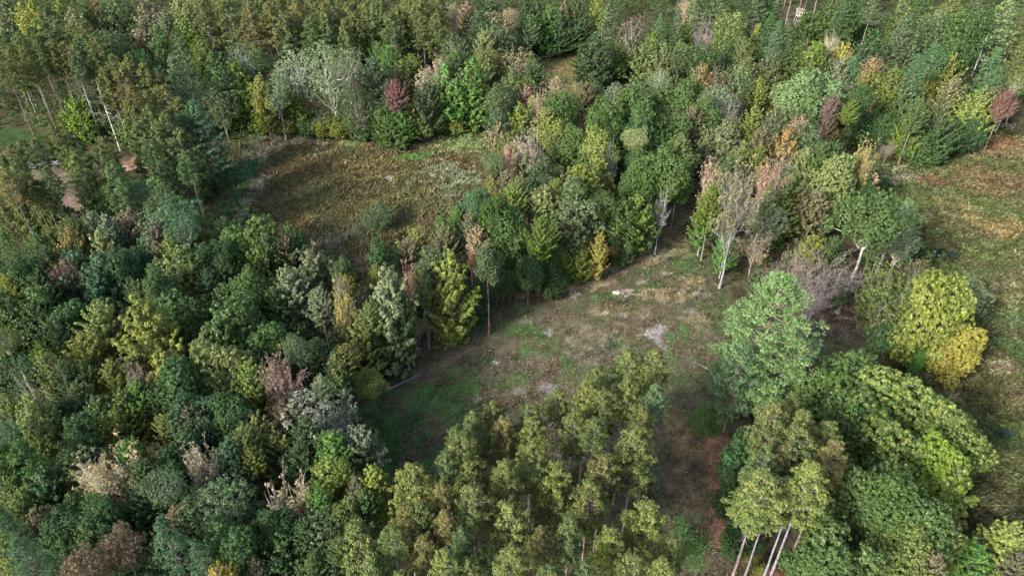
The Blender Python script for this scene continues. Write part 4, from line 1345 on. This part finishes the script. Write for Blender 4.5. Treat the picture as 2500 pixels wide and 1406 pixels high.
ANCH = [(1955, 40, 'the raised hunting blind'), (245, 290, 'the three pale bare trunks'), (800, 190, 'the twin-stemmed birch'), (962, 215, 'the small dusky red tree'), (500, 330, 'the blue-green pine by the marsh'),
    (920, 505, 'the grey willow in the marsh'), (350, 408, 'the pink bare soil'), (175, 580, 'the orange-tipped left tree'), (183, 680, 'the forked white dead birch'), (370, 800, 'the biggest lime tree'), (570, 830, 'the biggest green oak'),
    (685, 940, 'the purplish brown tree'), (780, 1000, 'the silver-leaved tree'), (300, 1185, 'the tan dead-leaved tree'), (715, 1235, 'the tan and white tree'), (85, 940, 'the white antler-like tree'), (290, 1030, 'the glowing lime tree'),
    (1095, 690, 'the lone lime tree'), (960, 730, 'the silvery pale green tree'), (870, 720, 'the forked white birch'), (970, 940, 'the long fallen log'), (1380, 678, 'the pale fallen logs'), (1470, 595, 'the golden-yellow sapling'),
    (1590, 345, 'the small white leafless tree'), (1800, 440, 'the tan fan-shaped tree'), (1780, 260, 'the purple-grey leafless tree'), (1920, 340, 'the orange-topped round tree'), (1715, 170, 'the orange-topped tree'), (2060, 125, 'the golden-topped tree'),
    (2400, 130, 'the dead conifer'), (2455, 240, 'the crimson tree'), (2110, 560, 'the twisted-trunk oak'), (1990, 680, 'the pinkish grey twiggy tree'), (1850, 820, 'the biggest pale pine'), (2290, 760, 'the tall yellow maple'),
    (2330, 850, 'the golden yellow tree'), (1850, 1250, 'the pale pines beside the track'), (1380, 165, 'the small far clearing'), (2130, 1360, 'the salmon-tipped sapling'), (2150, 1000, 'the gold-flecked oak'), (240, 50, 'the orange autumn tree'),
    (1180, 95, 'the pale lime tree'), (1290, 90, 'the cool green spire'), (1750, 70, 'the round grey leafless tree'), (1000, 120, 'the far pine plantation edge'), (700, 100, 'the far pine plantation middle'), (1560, 880, 'the tip of the near pines'),
    (1270, 940, 'the worn sandy patches'), (1000, 1100, 'the dark end of the clearing'), (1700, 1150, 'the red earth track'), (1250, 1250, 'the middle of the near pines'), (1000, 1350, 'the bottom corner of the near pines'), (50, 900, 'the left picture edge'), (430, 1300, 'the soft blue-green bottom pine'),
    (520, 570, 'the golden-olive bush'), (2000, 190, 'the broad mint-green tree'), (2290, 180, 'the tall yellow-green tree'), (1320, 215, 'the salmon-pink tree'), (2030, 440, 'the pale yellow billowing tree'), (1260, 440, 'the pale lime marsh-corner tree'), (70, 170, 'the dark left pine block')]
ANW = {'Rn': 'olive-green pine'}
def direction(dx, dy):
    a = math.degrees(math.atan2(-dy, dx)) % 360
    return ['to the right of', 'up and right of', 'above', 'up and left of', 'to the left of', 'down and left of', 'below', 'down and right of'][int((a + 22.5) // 45) % 8]
used = {}
for q in TREES:
    if q['lab']: continue
    look = COLS[q['col']][1]; tp = q['o'].get('t')
    wd = KIND[q['kind']][1]
    if q['kind'] in 'SB': look = {'S': 'pale', 'B': 'grey'}[q['kind']]
    if tp and q['kind'] not in 'SB': look += ', ' + COLS[tp.split(':')[0]][1] + '-tipped'
    best = min(((math.hypot(a[0] - q['px'], a[1] - q['py']), a) for a in ANCH if math.hypot(a[0] - q['px'], a[1] - q['py']) > 22), key=lambda z: z[0])
    dr = direction(q['px'] - best[1][0], q['py'] - best[1][1])
    used.setdefault((look, wd, dr, best[1][2]), []).append((best[0], q))
ORD = ['nearest', 'second', 'third', 'fourth', 'fifth', 'sixth', 'seventh', 'eighth', 'ninth', 'tenth', 'eleventh', 'twelfth']
for (look, wd, dr, an), L_ in used.items():
    L_.sort(key=lambda z: z[0])
    for i, (dd, q) in enumerate(L_):
        q['lab'] = f'{look} {wd} {dr} {an}' if len(L_) == 1 else f'{ORD[min(i, 11)]} {look} {wd} {dr} {an}'
GROUPS = {'R': 'red pines of the plantations', 'O': 'rounded oaks of the wood', 'M': 'maples of the wood', 'A': 'aspens and birches of the wood', 'W': 'white pines of the wood', 'B': 'leafless trees', 'D': 'half-bare trees with dead leaves',
    'S': 'dead standing trunks', 'U': 'shrubs along the edges', 'T': 'tall old pines at the upper right', 'P': 'young conifers', 'Q': 'rounded oaks of the wood'}
NV = {'O': 4, 'M': 4, 'R': 4, 'W': 2, 'A': 2, 'B': 1, 'D': 2, 'U': 2}
FULL = 'BDSP'
for i, q in enumerate(TREES):
    K = KIND[q['kind']]; kd = q['kind']; H0, cb0 = K[3], K[4]; edge = 'b' in q['o']
    q['r'] *= {'M': 1.46, 'O': 1.36, 'A': 1.35, 'R': 1.36, 'W': 1.25, 'D': 1.15, 'Q': 1.15}.get(kd, 1.0)
    r, H = q['r'], q['H']; ln = H * (1 - (.08 if kd in 'MO' else .3)) if edge else None
    if kd in FULL: cls = int(np.argmin([abs(math.log(r / H / c)) for c in K[5]]))
    elif kd in 'TS': cls = 1
    elif edge and kd in 'MOAWR':
        want = min(1.7, max(.75, ln / 2 / r)) ; cls = int(np.argmin([abs(math.log((H0 * (1 - cb0) / 2 / (H0 * c)) / want)) for c in K[5]]))
    else: cls = int(rs0.choice([1, 2, 2])) if kd in 'MR' else int(rs0.choice([1, 1, 2]))
    var = int(rs0.randint(0, NV.get(kd, 1))); dpt = math.hypot(q['y'], CAM_H); sxy = r / (H0 * K[5][cls]); fine = 1 if dpt < 175 else 0
    if r > (4.2 if kd == 'M' else 5.2) and dpt < 150: fine = 2
    if dpt > 150 and sxy < .75 and kd in 'MOA': fine -= 1
    fine = max(-1, fine)
    if kd == 'R' and 175 <= dpt < 235: fine = 1
    tm, bmesh_, cm = proto(kd, cls, fine, var)
    sz = H / H0
    sc = sz if kd in FULL + 'TS' else sxy * rs0.uniform(.92, 1.15) * float(q['o'].get('v', {'O': 1.22, 'R': 1.0}.get(kd, 1)))
    if edge and kd in 'MOA' and 'v' not in q['o']: sc = max(sc, min(ln / (H0 * (1 - cb0)), (1.4 if kd == 'M' else 1.5) * sxy))
    sc = min(sc, (H - .25) / (H0 * (1 - cb0)))
    dark_maple = kd == 'M' and q['col'] in ('dg', 'bd', 'bg', 'gg')  # maples in darker greens, the same tree under a separate name
    e = bpy.data.objects.new('dark_maple_tree' if dark_maple else K[0], None); col.objects.link(e); e.empty_display_size = 1
    e.location = (q['x'], q['y'], -.08 + float(relief(np.array(q['x']), np.array(q['y'])))); e.rotation_euler = (0, 0, float(rs0.uniform(0, 6.28))); sx2 = rs0.uniform(.88, 1.14) if kd in 'OMAU' else 1.0
    tagk(e, q['lab'], K[2], 'dark leafy trees of the wood' if dark_maple else GROUPS[kd])
    bark = COLS[q['o']['k']][0] if 'k' in q['o'] else K[6]
    ts0 = 1.0
    bark = tuple(b * rs0.uniform(.85, 1.15) for b in bark); ts = max(.35, min(1.6, (.4 + .6 * sxy) * (.5 + .5 * sz)))
    for nm, me in (('trunk', tm), ('branches', bmesh_), ('crown', cm)):
        if me is None: continue
        o = link(nm, me, e)
        if nm == 'trunk': o.color = (*bark, 1); o.scale = (ts, ts, sz)
        else: o.scale = (sxy * sx2, sxy / sx2, sc); o.location = (0, 0, H - H0 * sc)
        if nm == 'branches': o.color = (*bark, 1)
        if nm == 'crown':
            c = np.array(COLS[q['col']][0]) * rs0.uniform(.88, 1.12) * np.array([rs0.uniform(.92, 1.08), 1, rs0.uniform(.9, 1.1)]); o.color = (*c, 1)
            tp = q['o'].get('t'); tc_, am = (COLS[tp.split(':')[0]][0], float(tp.split(':')[1])) if tp else (((.185, .175, .065), .52) if kd == 'R' else ((0, 0, 0), 0.0))
            o['tip_color'] = (float(tc_[0]), float(tc_[1]), float(tc_[2]), am)
print('TREES', len(TREES), 'PROTOS', len(CACHE), 'unique leaf faces', sum(len(c[2].polygons) for c in CACHE.values() if c[2]))
# ------------------------------------------------------------------ undergrowth between the trunks: nobody could count it
def undergrowth():
    rs = np.random.RandomState(77); n = 30000; x = rs.uniform(-190, 190, n); y = rs.uniform(18, 300, n); u, v = proj(x, y)
    k = (u > -80) & (u < 2580) & (v < 1600) & (v > -40)
    for P in (P_MARSH, P_FIELD, P_CLEAR, P_GAP, P_LEFT): k &= ~(edge_dist(P, x, y) > -.3)
    k &= ~(edge_dist(P_YARD, x, y) > -1) | (rs.rand(n) < .12)
    k &= ~((np.hypot(x - BLX, y - BLY + 3) < 9) | ((np.abs(x - at(350, 405)[0]) < 8) & (np.abs(y - at(350, 405)[1]) < 7)))
    x, y = x[k], y[k]; L = Leaves(4)
    uu = proj(x, y)[0]; lw = (uu < 930) & (y < 120); pick = rs.rand(len(x)) < np.where(lw, .34, .2) * (edge_dist(P_CLEAR, x, y) < -6.5); bx, by = x[pick], y[pick]; x, y = x[~pick][::2], y[~pick][::2]
    m = len(x); h = rs.uniform(.3, 1.8, m); idx = np.repeat(np.arange(m), 2)
    C = np.stack([x[idx] + rs.normal(0, .6, len(idx)), y[idx] + rs.normal(0, .6, len(idx)), h[idx] * rs.uniform(.3, 1, len(idx))], 1)
    O = np.tile([0, 0, 1.], (len(C), 1)); leafy(L, rs, C, O, np.full(len(C), .7), 12, .17, rs.rand(len(C)))
    m = len(bx); r = rs.uniform(1.0, 2.4, m); hh = rs.uniform(1.5, 7.5, m) * np.where((proj(bx, by)[0] < 930) & (by < 120), 1.35, 1); idx = np.repeat(np.arange(m), 26); d = unit(rs.normal(size=(len(idx), 3)) * np.array([1, 1, .8]) + np.array([0, 0, .55]))
    C = np.stack([bx[idx], by[idx], np.maximum(hh[idx] - r[idx], .4)], 1) + d * r[idx][:, None] * rs.uniform(.75, 1.1, len(idx))[:, None] * np.array([1, 1, 1.2])
    leafy(L, rs, C, d, np.full(len(C), .42), 9, .19, rs.rand(len(C)) * .4 + .6 * (np.repeat(rs.rand(m), 26)))
    o = link('undergrowth', L.mesh('undergrowth', LEAF)); o.color = (.050, .090, .024, 1); o['tip_color'] = (.10, .12, .03, .45)
    tagk(o, 'dark green saplings and brush on the forest floor between the trees', 'undergrowth', None, 'stuff')
# ------------------------------------------------------------------ hunting blind on posts with its ladder
def box(T, lo, hi):
    x0, y0, z0 = lo; x1, y1, z1 = hi
    V = np.array([(x0, y0, z0), (x1, y0, z0), (x1, y1, z0), (x0, y1, z0), (x0, y0, z1), (x1, y0, z1), (x1, y1, z1), (x0, y1, z1)], float)
    T.V.append(V); T.F.append(np.array([(0, 3, 2, 1), (4, 5, 6, 7), (0, 1, 5, 4), (1, 2, 6, 5), (2, 3, 7, 6), (3, 0, 4, 7)]) + T.n); T.n += 8
def bmesh_obj(name, T, mat, parent): V, F = T.arrays(); return link(name, mesh_from(name, V, F, mat), parent)
BLX, BLY, _ = at(1950, 66)
def blind():
    wall = plain_mat('blind_panel', (.50, .45, .37), .8, .2); dark = plain_mat('blind_shade_panel', (.012, .012, .012), .9); roof = plain_mat('blind_roof', (.22, .19, .16), .8, .3); post = plain_mat('weathered_wood', (.38, .36, .34), .8, .3)
    e = bpy.data.objects.new('hunting_blind', None); col.objects.link(e); e.location = (BLX, BLY + 1.3, 0); e.rotation_euler = (0, 0, R_(-6))
    tagk(e, 'small tan box hunting blind raised on posts among the far pines', 'hunting blind')
    z0, z1, hw = 3.1, 5.0, 1.12
    T = Tubes()
    # walls with real window openings: front has three, sides have one
    fr = [(-hw, -.78), (-.42, -.20), (.20, .42), (.78, hw)]
    box(T, (-hw, -hw, z0), (hw, -hw + .05, z0 + .55)); box(T, (-hw, -hw, z0 + 1.45), (hw, -hw + .05, z1))
    wins = [(-.92, -.62), (-.16, .16), (.62, .92)]; xs = [-hw] + [v for w_ in wins for v in w_] + [hw]
    for i in range(0, len(xs), 2): box(T, (xs[i], -hw, z0 + .552), (xs[i + 1], -hw + .05, z0 + 1.448))
    for s in (-1, 1):
        a, b = (hw - .05, hw) if s > 0 else (-hw, -hw + .05)
        box(T, (a, -hw + .052, z0), (b, hw - .052, z0 + .55)); box(T, (a, -hw + .052, z0 + 1.45), (b, hw - .052, z1)); box(T, (a, -hw + .052, z0 + .552), (b, -.5, z0 + 1.448)); box(T, (a, .5, z0 + .552), (b, hw - .052, z0 + 1.448))
    box(T, (-hw, hw - .05, z0), (hw, hw, z1)); box(T, (-hw + .06, -hw + .06, z0 + .02), (hw - .06, hw - .06, z0 + .08))
    bmesh_obj('wall', T, wall, e)
    for a, b in wins:
        F_ = Tubes(); box(F_, (a + .01, -hw + .06, z0 + .56), (b - .01, -hw + .08, z0 + 1.44)); bmesh_obj('window', F_, dark, e)  # near-black panels behind the front openings stand in for interior shade
    T = Tubes(); V = np.array([(-1.3, -1.35, z1 + .003), (1.3, -1.35, z1 + .003), (1.3, 1.35, z1 + .003), (-1.3, 1.35, z1 + .003), (-1.3, -1.35, z1 + .1), (1.3, -1.35, z1 + .1), (1.3, 1.35, z1 + .1), (-1.3, 1.35, z1 + .1), (-.5, 0, z1 + .55), (.5, 0, z1 + .55)], float)
    F4 = np.array([(0, 3, 2, 1), (0, 1, 5, 4), (1, 2, 6, 5), (2, 3, 7, 6), (3, 0, 4, 7), (4, 5, 9, 8), (6, 7, 8, 9), (5, 6, 9, 9), (7, 4, 8, 8)])
    me = bpy.data.meshes.new('roof'); me.from_pydata(V.tolist(), [], [tuple(dict.fromkeys(f)) for f in F4.tolist()]); me.materials.append(roof); link('roof', me, e)
    for sx in (-1, 1):
        for sy in (-1, 1):
            T = Tubes(); T.add(np.array([(sx * 1.25, sy * 1.25, 0), (sx * .98, sy * .98, z0)]), np.array([.07, .07]), 5); bmesh_obj('post', T, post, e)
    T = Tubes()
    for s in (-1, 1): T.add(np.array([(s * .28 - .9, -3.1, 0), (s * .28 - .1, -1.2, z0)]), np.array([.05, .05]), 4)
    for k in range(9):
        f = (k + .6) / 9.2; cx = -.9 + .8 * f; yy = -3.1 + 1.9 * f; T.add(np.array([(cx - .28, yy, z0 * f), (cx + .28, yy, z0 * f)]), np.array([.035, .035]), 4)
    bmesh_obj('ladder', T, post, e)
undergrowth(); blind()
# ------------------------------------------------------------------ fallen logs and branches
DEADW = bark_mat('dead_wood', .3, (1, 1, 1))
def log(name, a, b, r, seed, label, col_, group=None, cat='fallen log', twigs=0, group_=None):
    rs = np.random.RandomState(seed); A = np.array([*at(*a)[:2], r * .9]); B = np.array([*at(*b)[:2], r * .6]); T = Tubes(); P = bend(A, B, 12, rs, .04); P[:, 2] = np.linspace(r * .8, r * .4, 12) + relief(P[:, 0], P[:, 1])
    T.add(P, np.linspace(r, r * .35, 12), 7); d = unit(B - A); L = np.linalg.norm(B - A)
    for k in range(twigs):
        f = rs.uniform(.2, 1); q = P[int(f * 11)]; dd = unit(d * .7 + np.array([rs.normal(), rs.normal(), abs(rs.normal()) * .4]) * .7); T.add(bend(q, q + dd * L * rs.uniform(.12, .4), 5, rs, .2), np.linspace(r * .35, r * .1, 5), 4)
    o = link(name, T.mesh(name, DEADW)); o.color = (*col_, 1); tagk(o, label, cat, group)
W1, W2 = (.42, .37, .30), (.20, .18, .16)
log('fallen_log', (912, 968), (1030, 913), .22, 1, 'long grey fallen log lying on the left side of the clearing', (.22, .21, .2), 'fallen logs', twigs=2)
log('fallen_log', (1393, 679), (1366, 674), .26, 2, 'pale barkless log, right of the two at the far clearing edge', W1, 'fallen logs')
log('fallen_log', (1362, 676), (1344, 674), .14, 3, 'thin pale log just left of the barkless log', W1, 'fallen logs')
log('fallen_log', (1300, 690), (1276, 694), .2, 4, 'short pale log under the dark trees at the far clearing edge', W1, 'fallen logs')
log('fallen_branch', (1108, 876), (1152, 850), .09, 5, 'bare fallen branch with twigs at the left clearing edge', W2, 'fallen branches', 'fallen branch', 14)
log('fallen_branch', (1070, 850), (1084, 838), .12, 6, 'short grey branch beside the foot of the lone lime tree', W2, 'fallen branches', 'fallen branch', 2)
log('fallen_branch', (1728, 902), (1696, 884), .07, 7, 'thin crooked branch left of the biggest pale pine', (.4, .36, .34), 'fallen branches', 'fallen branch', 3)
log('fallen_branch', (1460, 650), (1500, 637), .07, 8, 'pile of grey twigs at the far end of the clearing', W2, 'fallen branches', 'fallen branch', 16)
log('fallen_branch', (1760, 700), (1740, 690), .06, 9, 'small twig on the ground at the right clearing edge', W2, 'fallen branches', 'fallen branch', 4)
log('fallen_branch', (2040, 775), (2078, 778), .06, 10, 'thin twig on the bare ground below the twisted oak', (.4, .36, .34), 'fallen branches', 'fallen branch', 2)
log('fallen_branch', (2312, 900), (2344, 928), .09, 11, 'grey branch in the grass below the golden yellow tree', (.4, .36, .34), 'fallen branches', 'fallen branch', 2)
log('fallen_branch', (2452, 888), (2474, 893), .10, 12, 'grey branch lying in the field at the right edge', (.42, .38, .36), 'fallen branches', 'fallen branch', 1)
log('fallen_branch', (1620, 665), (1655, 675), .08, 13, 'scattered grey twigs on the upper clearing', W2, 'fallen branches', 'fallen branch', 12)
log('fallen_log', (1535, 607), (1560, 603), .14, 14, 'small grey log below the pale trunks at the clearing top', W2, 'fallen logs')
# pale boulder in the marsh and a white one on the pink soil
def boulder(px, py, r, seed, label, c):
    rs = np.random.RandomState(seed); import bmesh; b = bmesh.new(); bmesh.ops.create_icosphere(b, subdivisions=3, radius=1)
    for v in b.verts: n_ = v.co.normalized(); v.co = Vector((n_.x * r * 1.5, n_.y * r, n_.z * r * .6)) * (1 + .18 * math.sin(5 * n_.x + seed) * math.cos(4 * n_.y) + rs.normal(0, .03))
    me = bpy.data.meshes.new('boulder'); b.to_mesh(me); b.free(); me.materials.append(plain_mat('stone', c, .85, .3, 3, .5)); o = link('boulder', me); o.location = (*at(px, py)[:2], r * .3); tagk(o, label, 'boulder')
boulder(950, 437, .7, 1, 'pale grey boulder in the middle of the brown marsh', (.17, .16, .15))
boulder(349, 414, .5, 2, 'white boulder on the pink bare soil among the left pines', (.36, .33, .31))
boulder(1505, 716, .5, 3, 'small whitish rock on the sandy clearing', (.28, .26, .22))
# pond pools in the right-hand field
def pool(pts, label):
    P = plan(pts); c = P.mean(0); V = [(c[0], c[1], .12)]; n = 40
    for i in range(n):
        a = 2 * math.pi * i / n; j = .8 + .25 * math.sin(3 * a + 1) + .12 * math.sin(7 * a); V.append((c[0] + math.cos(a) * (P[:, 0].max() - c[0]) * j, c[1] + math.sin(a) * (P[:, 1].max() - c[1]) * j, .12))
    m, t = newmat('dark_water'); p = N(t, 'ShaderNodeBsdfPrincipled'); p.inputs['Base Color'].default_value = (.012, .02, .014, 1); p.inputs['Roughness'].default_value = .3
    o_ = N(t, 'ShaderNodeOutputMaterial'); t.links.new(p.outputs[0], o_.inputs[0])
    me = bpy.data.meshes.new('water'); me.from_pydata(V, [], [(0, 1 + i, 1 + (i + 1) % n) for i in range(n)]); me.materials.append(m); tagk(link('water', me), kind='structure')
pool([(2415, 1055), (2465, 1055), (2465, 1075), (2415, 1075)], '')
pool([(2245, 615), (2325, 615), (2325, 633), (2245, 633)], '')
